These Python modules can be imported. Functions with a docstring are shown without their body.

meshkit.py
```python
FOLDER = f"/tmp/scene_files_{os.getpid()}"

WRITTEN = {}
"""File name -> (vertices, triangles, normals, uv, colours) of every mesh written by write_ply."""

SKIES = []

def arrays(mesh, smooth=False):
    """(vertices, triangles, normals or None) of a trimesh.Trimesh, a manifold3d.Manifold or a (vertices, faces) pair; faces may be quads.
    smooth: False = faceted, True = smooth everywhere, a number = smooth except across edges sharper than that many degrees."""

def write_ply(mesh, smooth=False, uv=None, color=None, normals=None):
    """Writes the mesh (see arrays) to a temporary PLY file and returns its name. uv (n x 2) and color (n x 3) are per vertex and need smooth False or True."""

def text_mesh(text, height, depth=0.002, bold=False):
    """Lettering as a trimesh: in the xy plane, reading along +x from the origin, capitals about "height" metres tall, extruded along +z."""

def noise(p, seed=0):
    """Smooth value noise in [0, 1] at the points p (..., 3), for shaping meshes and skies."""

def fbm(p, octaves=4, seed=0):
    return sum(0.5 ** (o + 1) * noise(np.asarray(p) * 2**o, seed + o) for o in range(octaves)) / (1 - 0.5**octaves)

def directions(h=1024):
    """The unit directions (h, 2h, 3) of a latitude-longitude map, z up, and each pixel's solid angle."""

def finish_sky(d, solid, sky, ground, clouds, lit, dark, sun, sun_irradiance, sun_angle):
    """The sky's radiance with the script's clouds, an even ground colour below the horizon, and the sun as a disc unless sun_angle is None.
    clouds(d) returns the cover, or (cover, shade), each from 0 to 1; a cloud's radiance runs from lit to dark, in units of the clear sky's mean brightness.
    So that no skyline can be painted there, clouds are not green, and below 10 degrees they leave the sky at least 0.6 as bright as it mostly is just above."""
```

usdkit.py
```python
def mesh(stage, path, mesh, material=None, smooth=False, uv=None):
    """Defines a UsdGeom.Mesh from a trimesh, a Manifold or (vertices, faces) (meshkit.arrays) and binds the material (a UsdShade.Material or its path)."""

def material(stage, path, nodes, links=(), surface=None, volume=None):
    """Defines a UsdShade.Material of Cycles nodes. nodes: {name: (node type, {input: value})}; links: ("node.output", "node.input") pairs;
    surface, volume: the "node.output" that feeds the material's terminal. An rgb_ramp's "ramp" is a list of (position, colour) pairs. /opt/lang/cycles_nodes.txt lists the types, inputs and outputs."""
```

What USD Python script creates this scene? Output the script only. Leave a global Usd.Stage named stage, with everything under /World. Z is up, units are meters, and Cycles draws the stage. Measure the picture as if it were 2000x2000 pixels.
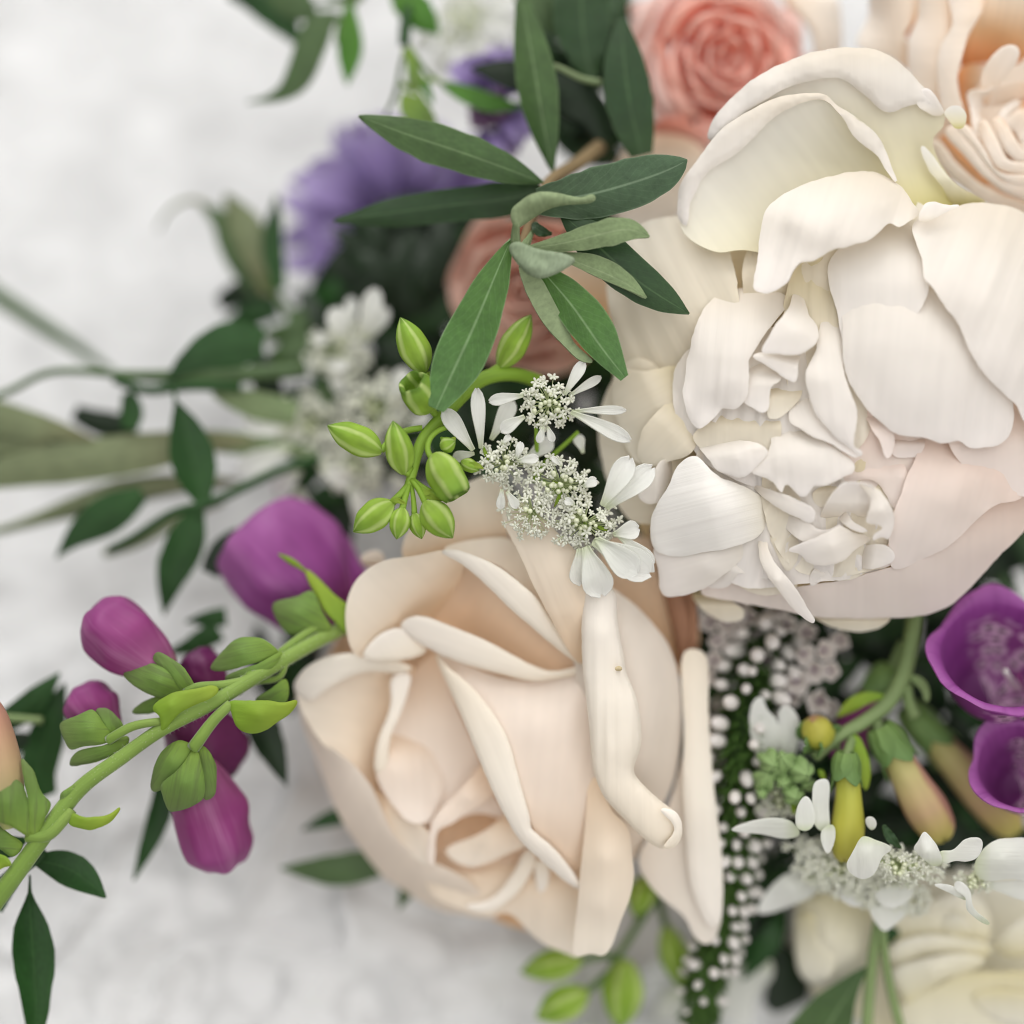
import math, random
import numpy as np
import trimesh, usdkit, meshkit
from scipy.spatial import Delaunay, cKDTree
from scipy.interpolate import RBFInterpolator, CubicSpline
from shapely.geometry import Polygon
from shapely import contains_xy
from pxr import Usd, UsdGeom, UsdLux, UsdShade, Gf, Sdf, Vt

stage = Usd.Stage.CreateInMemory()
UsdGeom.Xform.Define(stage, '/World')
# ------------------------------------------------------------------ camera, lamps, exposure
U = 1e-4                      # one unit of the bouquet's own frame = 0.1 mm
D = 3330.0                    # lens to plane of focus, in units
TILT = math.radians(20)       # the lens leans 20 degrees from straight down
CLOTH = -650.0                # table plane, measured at the middle of the frame
ct, st_ = math.cos(TILT), math.sin(TILT)
AX, AY, AZ = np.array([1., 0, 0]), np.array([0, ct, st_]), np.array([0, -st_, ct])
ORIGIN = np.array([0, 0, 0.0]) - CLOTH * U * np.array([0, 0, ct])

def world(v):                 # bouquet frame (x right, y up, z towards the lens) -> metres, z up
    v = np.asarray(v, float)
    return ORIGIN + U * (v[..., :1] * AX + v[..., 1:2] * AY + v[..., 2:3] * AZ)

cam = UsdGeom.Camera.Define(stage, '/World/camera')
cam.CreateHorizontalApertureAttr(36.0)
cam.CreateVerticalApertureAttr(36.0)
cam.CreateFocalLengthAttr(D / 2000 * 36.0)
cam.CreateFStopAttr(1.9)
cam.CreateFocusDistanceAttr(D * U)
cam.CreateClippingRangeAttr((0.02, 50.0))
cam.CreateExposureAttr(0.9)
eye = world([0, 0, D])
m4 = Gf.Matrix4d(*AX, 0, *AY, 0, *AZ, 0, *eye, 1)
cam.AddTransformOp().Set(m4)

def rect_lamp(name, pos, target, w, h, inten, col):
    l = UsdLux.RectLight.Define(stage, '/World/' + name)
    l.CreateWidthAttr(w); l.CreateHeightAttr(h); l.CreateIntensityAttr(inten); l.CreateColorAttr(Gf.Vec3f(*col))
    z = np.array(pos, float) - np.array(target, float); z /= np.linalg.norm(z)
    x = np.cross([0, 1, 0.01], z); x /= np.linalg.norm(x); y = np.cross(z, x)
    l.AddTransformOp().Set(Gf.Matrix4d(*x, 0, *y, 0, *z, 0, *pos, 1))

rect_lamp('ceiling_lamp', (0.2, 0.3, 1.4), (0, 0, 0), 3.4, 3.4, 0.8, (1.0, 0.99, 0.972))
rect_lamp('window_lamp', (-0.5, 1.7, 1.05), (0, 0, 0.05), 1.5, 1.3, 2.3, (1.0, 0.99, 0.97))
rect_lamp('room_lamp', (0.4, -1.7, 1.0), (0, 0, 0.05), 2.4, 1.4, 0.75, (1.0, 0.97, 0.93))

# ------------------------------------------------------------------ materials
def lin(h):
    c = np.array([int(h[i:i + 2], 16) for i in (0, 2, 4)]) / 255
    return tuple(np.where(c <= 0.04045, c / 12.92, ((c + 0.055) / 1.055) ** 2.4))
LOOKS = {}
def mat(name, stops, transl=0.3, rough=0.55, spec=0.3, vein=(26, 0.9), vein_bump=0.25, grain=0.15, mottle=0.12, axis='y', sheen=0.0,
        mid=None, edge=None, stripes=None, tcol=None, mottle_scale=140, vein_col=None, spots=False, lateral=0, dist=0.0003):
    """A petal or leaf: colour runs along the piece from base to tip, with veins lengthwise and a fine grain."""
    n = {'uv': ('uvmap', {'attribute': 'st'}), 'sep': ('separate_xyz', {}), 'geo': ('geometry', {}),
         'ramp': ('rgb_ramp', {'ramp': stops}),
         'mo': ('noise_texture', {'scale': float(mottle_scale), 'detail': 3.0}),
         'mv': ('math', {'math_type': 'multiply_add', 'value2': 0.8}),
         'mr': ('map_range', {'from_min': 0.55, 'from_max': 1.25, 'to_min': 1 - mottle, 'to_max': 1 + mottle}),
         'mm': ('mix_color', {'blend_type': 'multiply', 'fac': 1.0, 'use_clamp': False}),
         'cmb': ('combine_color', {}),
         'mp': ('mapping', {'scale': (vein[0], vein[1], 1)}), 'vn': ('noise_texture', {'scale': 1.0, 'detail': 3.0, 'roughness': 0.6}),
         'gr': ('noise_texture', {'scale': 5200.0, 'detail': 2.0}),
         'ad': ('math', {'math_type': 'multiply_add', 'value2': grain}),
         'vs': ('math', {'math_type': 'multiply', 'value2': 1.0}),
         'bp': ('bump', {'strength': vein_bump, 'distance': dist}),
         'pr': ('principled_bsdf', {'roughness': rough, 'specular_ior_level': spec, 'sheen_weight': sheen, 'sheen_roughness': 0.4})}
    L = [('uv.UV', 'sep.vector'), ('sep.' + axis, 'ramp.fac'), ('geo.position', 'mo.vector'), ('mo.fac', 'mv.value1'), ('vn.fac', 'mv.value3'), ('mv.value', 'mr.value'),
         ('mr.result', 'cmb.r'), ('mr.result', 'cmb.g'), ('mr.result', 'cmb.b'), ('cmb.color', 'mm.b'),
         ('uv.UV', 'mp.vector'), ('mp.vector', 'vn.vector'), ('geo.position', 'gr.vector'), ('gr.fac', 'ad.value1'), ('vn.fac', 'ad.value3'),
         ('ad.value', 'bp.height'), ('bp.normal', 'pr.normal')]
    col = 'ramp.color'
    if mid:            # midrib and edge lines across a leaf
        n['mramp'] = ('rgb_ramp', {'ramp': mid[1]}); n['mix'] = ('mix_color', {'use_clamp': False}); n['mix'][1]['b'] = mid[0]
        L += [('sep.x', 'mramp.fac'), ('mramp.color', 'mix.fac'), (col, 'mix.a')]; col = 'mix.result'
        n['mbw'] = ('rgb_to_bw', {}); L += [('mramp.color', 'mbw.color')]; L = [x for x in L if x[1] != 'mix.fac'] + [('mbw.val', 'mix.fac')]
    if lateral:        # side veins running forward from the midrib
        n['la'] = ('math', {'math_type': 'subtract', 'value2': 0.5}); n['lb'] = ('math', {'math_type': 'absolute'}); n['lc'] = ('math', {'math_type': 'multiply_add', 'value2': -42.0})
        n['ld'] = ('math', {'math_type': 'multiply', 'value2': 75.0}); n['lw'] = ('math', {'math_type': 'multiply_add', 'value2': 9.0}); n['ls'] = ('math', {'math_type': 'sine'}); n['lr'] = ('map_range', {'from_min': 0.82, 'from_max': 1.0, 'to_min': 0.0, 'to_max': lateral, 'clamp': True}); n['lx'] = ('mix_color', {}); n['lx'][1]['b'] = mid[0]
        L += [('sep.x', 'la.value1'), ('la.value', 'lb.value1'), ('lb.value', 'lc.value1'), ('sep.y', 'ld.value1'), ('ld.value', 'lw.value3'), ('mo.fac', 'lw.value1'), ('lw.value', 'lc.value3'), ('lc.value', 'ls.value1'), ('ls.value', 'lr.value'), ('lr.result', 'lx.fac'), (col, 'lx.a')]; col = 'lx.result'
    if stripes:        # lengthwise stripes round a bud
        n['wv'] = ('math', {'math_type': 'multiply', 'value2': stripes[1] * 2 * math.pi}); n['sn'] = ('math', {'math_type': 'sine'})
        n['nz'] = ('math', {'math_type': 'multiply_add', 'value2': 1.5})
        n['sr'] = ('map_range', {'from_min': stripes[2], 'from_max': stripes[3], 'to_min': 0.0, 'to_max': 1.0, 'clamp': True})
        n['sx'] = ('mix_color', {'b': stripes[0]})
        L += [('sep.x', 'wv.value1'), ('mo.fac', 'nz.value1'), ('wv.value', 'nz.value3'), ('nz.value', 'sn.value1'), ('sn.value', 'sr.value'), ('sr.result', 'sx.fac'), (col, 'sx.a')]; col = 'sx.result'
    if vein_col:
        n['vr'] = ('map_range', {'from_min': vein_col[1], 'from_max': vein_col[2], 'to_min': 0.0, 'to_max': vein_col[3], 'clamp': True}); n['vx'] = ('mix_color', {'b': vein_col[0]})
        L += [('vn.fac', 'vr.value'), ('vr.result', 'vx.fac'), (col, 'vx.a')]; col = 'vx.result'
    if spots is not False:          # dark spots in pale rings, on the inside of a bell
        n['smp'] = ('mapping', {'scale': (13.0, 8.0, 1)}); n['vo'] = ('voronoi_texture', {'dimensions': '2D', 'scale': 1.0, 'randomness': 0.85})
        n['rg'] = ('rgb_ramp', {'ramp': [(0, (0.03, 0.004, 0.02)), (0.15, (0.05, 0.008, 0.03)), (0.21, (0.85, 0.62, 0.78)), (0.42, (0.72, 0.48, 0.66)), (0.52, (0.36, 0.1, 0.33))]})
        n['zone'] = ('rgb_ramp', {'ramp': [(0, (1, 1, 1)), (0.60, (1, 1, 1)), (0.7, (0, 0, 0))]})
        n['zn'] = ('math', {'math_type': 'multiply_add', 'value2': 0.35}); n['zbw'] = ('rgb_to_bw', {}); n['spx'] = ('mix_color', {})
        n['ang'] = ('math', {'math_type': 'multiply_add', 'value2': 2 * math.pi, 'value3': spots}); n['cs'] = ('math', {'math_type': 'cosine'})
        n['cr'] = ('map_range', {'from_min': -0.55, 'from_max': -0.1, 'clamp': True}); n['zm'] = ('math', {'math_type': 'multiply'})
        n['zo'] = ('math', {'math_type': 'subtract', 'value2': 0.17})
        L += [('uv.UV', 'smp.vector'), ('smp.vector', 'vo.vector'), ('vo.distance', 'rg.fac'), ('mo.fac', 'zn.value1'), ('sep.y', 'zn.value3'), ('zn.value', 'zo.value1'), ('zo.value', 'zone.fac'), ('zone.color', 'zbw.color'),
              ('sep.x', 'ang.value1'), ('ang.value', 'cs.value1'), ('cs.value', 'cr.value'), ('cr.result', 'zm.value1'), ('zbw.val', 'zm.value2'),
              ('zm.value', 'spx.fac'), ('rg.color', 'spx.b'), (col, 'spx.a')]; col = 'spx.result'
    L += [(col, 'mm.a'), ('mm.result', 'pr.base_color')]
    out = 'pr.BSDF'
    if transl:
        n['tr'] = ('translucent_bsdf', {}); n['mc'] = ('mix_closure', {'fac': transl})
        if tcol: n['tc'] = ('mix_color', {'blend_type': 'multiply', 'fac': 1.0, 'b': tcol}); L += [('mm.result', 'tc.a'), ('tc.result', 'tr.color')]
        else: L += [('mm.result', 'tr.color')]
        L += [('pr.BSDF', 'mc.closure1'), ('tr.BSDF', 'mc.closure2')]; out = 'mc.closure'
    LOOKS[name] = usdkit.material(stage, '/World/Looks/' + name, n, L, surface=out)

S = lambda *a: [(p, lin(h)) for p, h in a]
mat('peony', S((0, 'f4ecdf'), (0.3, 'f9f4ed'), (1, 'fbf7f4')), 0.4, 0.5, 0.3, (7, 0.5), 0.3, 0.18, 0.025)
mat('peony_silver', S((0, 'f6f0e0'), (0.3, 'faf6f0'), (1, 'fbf9f6')), 0.24, 0.36, 0.6, (14, 0.5), 0.4, 0.1, 0.025)
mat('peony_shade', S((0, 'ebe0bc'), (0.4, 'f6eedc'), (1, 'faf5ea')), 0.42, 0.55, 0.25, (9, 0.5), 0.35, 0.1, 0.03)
mat('peony_blush', S((0, 'fae8dc'), (0.5, 'fbf1ea'), (1, 'fcf5f1')), 0.42, 0.5, 0.3, (6, 0.4), 0.3, 0.08, 0.02)
mat('peony_cup', S((0, 'd9d088'), (0.3, 'efe9cc'), (0.75, 'f7f4ea'), (1, 'fbf9f5')), 0.34, 0.5, 0.3, (6, 0.4), 0.25, 0.05, 0.025)
mat('peony_heart', S((0, 'f2e2ba'), (1, 'f7ecd2')), 0.42, 0.6, 0.2)
mat('rose', S((0, 'f5dfc2'), (0.45, 'faeedd'), (1, 'fcf5ea')), 0.38, 0.5, 0.3, (5, 0.5), 0.35, 0.12, 0.03)
mat('rose_rim', S((0, 'f8eedd'), (0.5, 'fbf4e8'), (1, 'fcf6ee')), 0.26, 0.5, 0.3, (9, 0.4), 0.35, 0.3, 0.03)
mat('rose_pink', S((0, 'f7e2c9'), (0.4, 'fbefe2'), (1, 'fcf3ea')), 0.38, 0.5, 0.3, (5, 0.4), 0.3, 0.12, 0.03)
mat('rose_deep', S((0, 'f3d2a8'), (0.6, 'f8e0c4'), (1, 'f9e8d4')), 0.42, 0.55, 0.2, (5, 0.4), 0.3, 0.1, 0.04)
mat('rose_outer', S((0, 'f4e9db'), (1, 'faf3ea')), 0.36, 0.5, 0.3, (5, 0.4), 0.35, 0.1, 0.03)
mat('scar', S((0, 'd9c79f'), (1, 'e0cfa8')), 0.1, 0.7, 0.1)
mat('coral', S((0, 'f98f68'), (0.5, 'ffb49c'), (1, 'ffd6c8')), 0.4, 0.5, 0.3, (8, 0.5), 0.3, 0.1, 0.06)
mat('coral_pale', S((0, 'fbb49c'), (0.5, 'fdd3c6'), (1, 'fbe2da')), 0.4, 0.5, 0.3, (8, 0.5), 0.3, 0.1, 0.06)
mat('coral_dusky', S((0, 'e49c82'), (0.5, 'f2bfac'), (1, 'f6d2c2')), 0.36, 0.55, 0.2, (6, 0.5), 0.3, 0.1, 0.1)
mat('peach', S((0, 'eaa66a'), (0.45, 'f6d4aa'), (0.8, 'f9e8d2'), (1, 'fbf0e4')), 0.36, 0.5, 0.3, (9, 0.5), 0.35, 0.1, 0.05)
mat('peach_pale', S((0, 'f7dcc0'), (0.3, 'fbeede'), (1, 'fcf6ee')), 0.36, 0.5, 0.3, (8, 0.5), 0.35, 0.1, 0.04)
mat('cream_rose', S((0, 'ece4be'), (0.4, 'f4efda'), (1, 'f8f5ea')), 0.36, 0.5, 0.3, (6, 0.5), 0.3, 0.1, 0.04)
mat('lavender', S((0, '8a76ac'), (0.5, 'ab96cc'), (1, 'c6b7de')), 0.42, 0.6, 0.2, (14, 0.5), 0.5, 0.1, 0.16)
mat('mauve', S((0, '5a3f56'), (1, '8d6c90')), 0.2, 0.6, 0.2)
LEAFMID = [(0, (0.5,) * 3), (0.035, (0,) * 3), (0.465, (0,) * 3), (0.49, (0.5,) * 3), (0.51, (0.5,) * 3), (0.535, (0,) * 3), (0.965, (0,) * 3), (1, (0.5,) * 3)]
lk = dict(rough=0.46, spec=0.35, vein=(7, 22), vein_bump=0.35, grain=0.25, mottle=0.24, mottle_scale=230, lateral=0.07)
mat('olive', S((0, '466032'), (0.5, '415c2e'), (1, '3b572a')), 0.16, mid=(lin('7c9466'), LEAFMID), **lk)
mat('olive_dark', S((0, '26401e'), (0.6, '264220'), (1, '304a25')), 0.12, mid=(lin('4e6a41'), LEAFMID), **lk)
mat('olive_bright', S((0, '4c7030'), (0.5, '4a7230'), (1, '547a41')), 0.2, mid=(lin('94b080'), LEAFMID), **lk)
mat('olive_blue', S((0, '3a5032'), (0.6, '425b3e'), (1, '486244')), 0.14, mid=(lin('869c7e'), LEAFMID), **lk)
mat('olive_under', S((0, '7d8d66'), (1, '85986e')), 0.18, mid=(lin('a0ae88'), LEAFMID), **{**lk, 'rough': 0.7, 'spec': 0.15})
mat('olive_silver', S((0, '94a386'), (1, 'a4b099')), 0.18, mid=(lin('92a282'), LEAFMID), **{**lk, 'rough': 0.75, 'spec': 0.1})
mat('olive_tan', S((0, '707a58'), (0.5, '7c8662'), (1, '7c7a56')), 0.18, mid=(lin('8b936f'), LEAFMID), **lk)
mat('jasmine', S((0, '1d3e18'), (0.5, '244a1d'), (1, '295220')), 0.2, mid=(lin('385e2c'), LEAFMID), **lk)
mat('jasmine_light', S((0, '56862e'), (1, '4d842b')), 0.3, mid=(lin('6b9a44'), LEAFMID), **lk)
mat('jasmine_dull', S((0, '51693f'), (1, '486039')), 0.2, mid=(lin('6b8255'), LEAFMID), **lk)
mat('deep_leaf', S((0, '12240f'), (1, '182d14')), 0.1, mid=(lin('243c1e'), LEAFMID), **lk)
mat('fox_green', S((0, '87a444'), (0.5, '7a9a4a'), (1, '72864e')), 0.28, 0.6, 0.25, (9, 0.8), 0.6, 0.3, 0.14, vein_col=(lin('5e6a42'), 0.5, 0.62, 0.5), mottle_scale=250, sheen=0.25)
mat('fox_bract', S((0, '8fb33c'), (1, '9fb43e')), 0.35, 0.55, 0.3, (7, 0.8), 0.5, 0.3, 0.1, sheen=0.15)
mat('fox_stem', S((0, '7a9842'), (1, '859e4c')), 0.1, 0.6, 0.3, (9, 2), 0.3, 0.5, 0.14, sheen=0.4)
mat('fox_bell', S((0, 'c29a86'), (0.16, 'a85e8c'), (0.5, '9a4480'), (1, 'a2508e')), 0.3, 0.5, 0.3, (12, 0.5), 0.4, 0.1, 0.14, vein_col=(lin('bb86a8'), 0.5, 0.7, 0.4))
mat('fox_bell_dark', S((0, '7e3264'), (1, '5e2250')), 0.25, 0.45, 0.35, (18, 0.6), 0.4, 0.1, 0.1)
mat('fox_bell_violet', S((0, '8e4088'), (0.6, 'a6569e'), (1, 'b670ae')), 0.36, 0.5, 0.3, (12, 0.6), 0.3, 0.1, 0.18, vein_col=(lin('c48cbc'), 0.5, 0.7, 0.35))
mat('fox_mouth', S((0, '7c3a78'), (0.5, '9c489c'), (0.85, 'ae58ae'), (1, 'c272c0')), 0.42, 0.42, 0.4, (30, 0.8), 0.5, 0.1, 0.14, vein_col=(lin('7e3080'), 0.5, 0.65, 0.45), spots=0.0)
mat('fox_mouth_lower', S((0, '7c3a78'), (0.5, '9e4e9c'), (0.85, 'b05eae'), (1, 'c276c0')), 0.42, 0.42, 0.4, (30, 0.8), 0.5, 0.1, 0.14, vein_col=(lin('7e3080'), 0.5, 0.65, 0.45), spots=-0.2)
mat('fox_bud', S((0, 'a9b25c'), (0.35, 'cfc486'), (0.7, 'd0b088'), (1, 'c6bc60')), 0.25, 0.5, 0.3, (8, 0.8), 0.4, 0.2, 0.1, stripes=(lin('bd8a7c'), 2.0, 0.35, 1.0))
mat('fox_bud_yellow', S((0, 'b9c052'), (0.6, 'c9c754'), (1, 'bdb650')), 0.25, 0.45, 0.35, (8, 0.8), 0.4, 0.2, 0.06, stripes=(lin('b9906a'), 1.0, 0.45, 1.0))
mat('fox_bud_salmon', S((0, 'a9b070'), (0.45, 'cdb088'), (1, 'c98a80')), 0.25, 0.5, 0.3, (8, 0.8), 0.4, 0.2, 0.1)
mat('fox_calyx', S((0, '7f9d58'), (1, '6f8f55')), 0.25, 0.5, 0.3, (8, 0.8), 0.5, 0.2, 0.14)
mat('lark_bud', S((0, 'a6c458'), (0.5, '98ba44'), (0.88, '8cb046'), (1, '5f8030')), 0.3, 0.6, 0.2, (9, 0.8), 0.45, 0.3, 0.2, stripes=(lin('cfe090'), 5.0, 0.3, 1.25), mottle_scale=330)
mat('lark_stem', S((0, '86aa36'), (1, '93b644')), 0.15, 0.5, 0.3, (8, 1), 0.3, 0.4, 0.1)
mat('lace_petal', S((0, 'dde3c8'), (0.25, 'f0f1ea'), (1, 'f7f7f4')), 0.42, 0.5, 0.25, (9, 0.7), 0.9, 0.12, 0.05)
mat('floret', S((0, 'eef0de'), (1, 'f6f6ee')), 0.3, 0.55, 0.2, grain=0.1)
mat('floret_bud', S((0, 'dfe6b8'), (1, 'eff1da')), 0.3, 0.5, 0.3)
mat('ray', S((0, 'c3d292'), (1, 'dde5bd')), 0.25, 0.55, 0.2)
mat('spike_green', S((0, '3c5a2c'), (1, '5c7c3c')), 0.25, 0.5, 0.3)
mat('spike_bud', S((0, 'c6cba8'), (0.3, 'efeae4'), (1, 'f4efec')), 0.3, 0.5, 0.3)
mat('spike_floret', S((0, 'c9beb4'), (1, 'ece6e2')), 0.3, 0.5, 0.3)
mat('wood_stem', S((0, '7d6a4d'), (1, '8f7c5c')), 0.0, 0.7, 0.2)
mat('brown_stem', S((0, '8a644e'), (1, '9c735a')), 0.0, 0.6, 0.2)
mat('fox_tip', S((0, '8aa866'), (1, '9ab678')), 0.28, 0.6, 0.25, (8, 0.8), 0.5, 0.3, 0.16, sheen=0.2)
mat('green_stem', S((0, '55703a'), (1, '5f7a42')), 0.1, 0.5, 0.3)
mat('pale_stem', S((0, '7f9560'), (1, '8ba06b')), 0.1, 0.5, 0.3)
mat('fuzz', S((0, 'dfe6cf'), (1, 'eef0e4')), 0.3, 0.6, 0.1)

# ------------------------------------------------------------------ building things and parts
COUNT = {}
def numbered(parent, name):
    k = (parent, name); i = COUNT.get(k, 0); COUNT[k] = i + 1
    return f'{parent}/{name}' + (f'_{i:03d}' if i else '')
BASE = {}
def view(p):                   # (column, row, z) as measured on the photograph -> bouquet frame
    p = np.asarray(p, float); k = (D - p[..., 2]) / D
    return np.stack([(p[..., 0] - 1000) * k, (1000 - p[..., 1]) * k, p[..., 2]], -1)
def tag(prim, label, cat=None, group=None, kind=None):
    for k, v in (('label', label), ('category', cat), ('group', group), ('kind', kind)):
        if v: prim.SetCustomDataByKey(k, v)
def thing(name, label, cat, base, group=None, kind=None):
    path = numbered('/World', name); x = UsdGeom.Xform.Define(stage, path)
    b = world(view(np.array(base, float))); x.AddTranslateOp().Set(Gf.Vec3d(*b)); BASE[path] = b
    tag(x.GetPrim(), label, cat, group, kind); return path
def base_of(path):
    while path not in BASE: path = path.rsplit('/', 1)[0]
    return BASE[path]
def put(parent, name, mesh, material, label=None, kind=None, smooth=True):
    v, f, uv = mesh
    path = numbered(parent, name)
    m = usdkit.mesh(stage, path, (world(v) - base_of(parent), f), LOOKS[material], smooth=smooth, uv=uv)
    if label or kind: tag(m.GetPrim(), label, None, None, kind)
    return path
def join(ms):
    off, V, F, T = 0, [], [], []
    for v, f, t in ms: V.append(v); F.append(f + off); T.append(t); off += len(v)
    return np.vstack(V), np.vstack(F), np.vstack(T)

# ------------------------------------------------------------------ shapes (all in the bouquet frame)
def vnormals(v, f):
    n = np.zeros_like(v); c = np.cross(v[f[:, 1]] - v[f[:, 0]], v[f[:, 2]] - v[f[:, 0]])
    for k in range(3): np.add.at(n, f[:, k], c)
    return n / np.maximum(np.linalg.norm(n, axis=1, keepdims=True), 1e-9)
def solid(v, f, uv, t):
    """Gives a sheet its thickness: two faces and a rim."""
    n = vnormals(v, f); N = len(v)
    e = np.vstack([f[:, [0, 1]], f[:, [1, 2]], f[:, [2, 0]]])
    key = {(a, b) for a, b in e.tolist()}
    rim = np.array([(a, b) for a, b in e.tolist() if (b, a) not in key], int).reshape(-1, 2)
    top, bot = v + n * t / 2, v - n * t / 2
    V = [top, bot]; F = [f, f[:, ::-1] + N]; T = [uv, uv]
    if len(rim):
        ids = np.unique(rim); mp = np.full(N, -1); mp[ids] = np.arange(len(ids)); k = len(ids)
        V += [top[ids], bot[ids]]; T += [uv[ids], uv[ids]]
        a, b = mp[rim[:, 0]] + 2 * N, mp[rim[:, 1]] + 2 * N
        F += [np.stack([b, a, a + k], 1), np.stack([b, a + k, b + k], 1)]
    return np.vstack(V), np.vstack(F), np.vstack(T)
def crom(P, n, closed=False):
    """A curve through the points, evenly resampled to n points."""
    P = np.asarray(P, float)
    if closed: P = np.vstack([P, P[:1]])
    d = np.maximum(np.linalg.norm(np.diff(P[:, :2] if P.shape[1] > 2 and closed else P, axis=0), axis=1), 1e-6) ** 0.5
    t = np.concatenate([[0], np.cumsum(d)])
    if len(P) < 3: c = lambda s: np.array([np.interp(s, t, P[:, k]) for k in range(P.shape[1])]).T
    else: c = CubicSpline(t, P, bc_type='periodic' if closed else 'natural')
    s = np.linspace(0, t[-1], 400); q = c(s)
    l = np.concatenate([[0], np.cumsum(np.linalg.norm(np.diff(q[:, :3], axis=0), axis=1))])
    return c(np.interp(np.linspace(0, l[-1], n, endpoint=not closed), l, s))
class Frame:
    def __init__(s, x, y, w): s.o, s.k = np.array([x, y], float), w / 1932
    def __call__(s, pts):
        p = np.array(pts, float); p[..., :2] = s.o + p[..., :2] * s.k; return p
PX = Frame(0, 0, 1932)
A_, O_, T_ = Frame(0, 0, 700), Frame(650, 0, 700), Frame(1300, 0, 700)
Lm, C_, M_ = Frame(0, 650, 700), Frame(600, 600, 700), Frame(1250, 600, 700)
Lb, K_, B_ = Frame(0, 1300, 700), Frame(650, 1300, 700), Frame(1300, 1300, 700)
R_, G_, L_ = Frame(550, 1000, 900), Frame(1300, 1100, 700), Frame(0, 1150, 700)
U_, Q_ = Frame(850, 650, 450), Frame(700, 0, 400)
SEED = [1]
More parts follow.
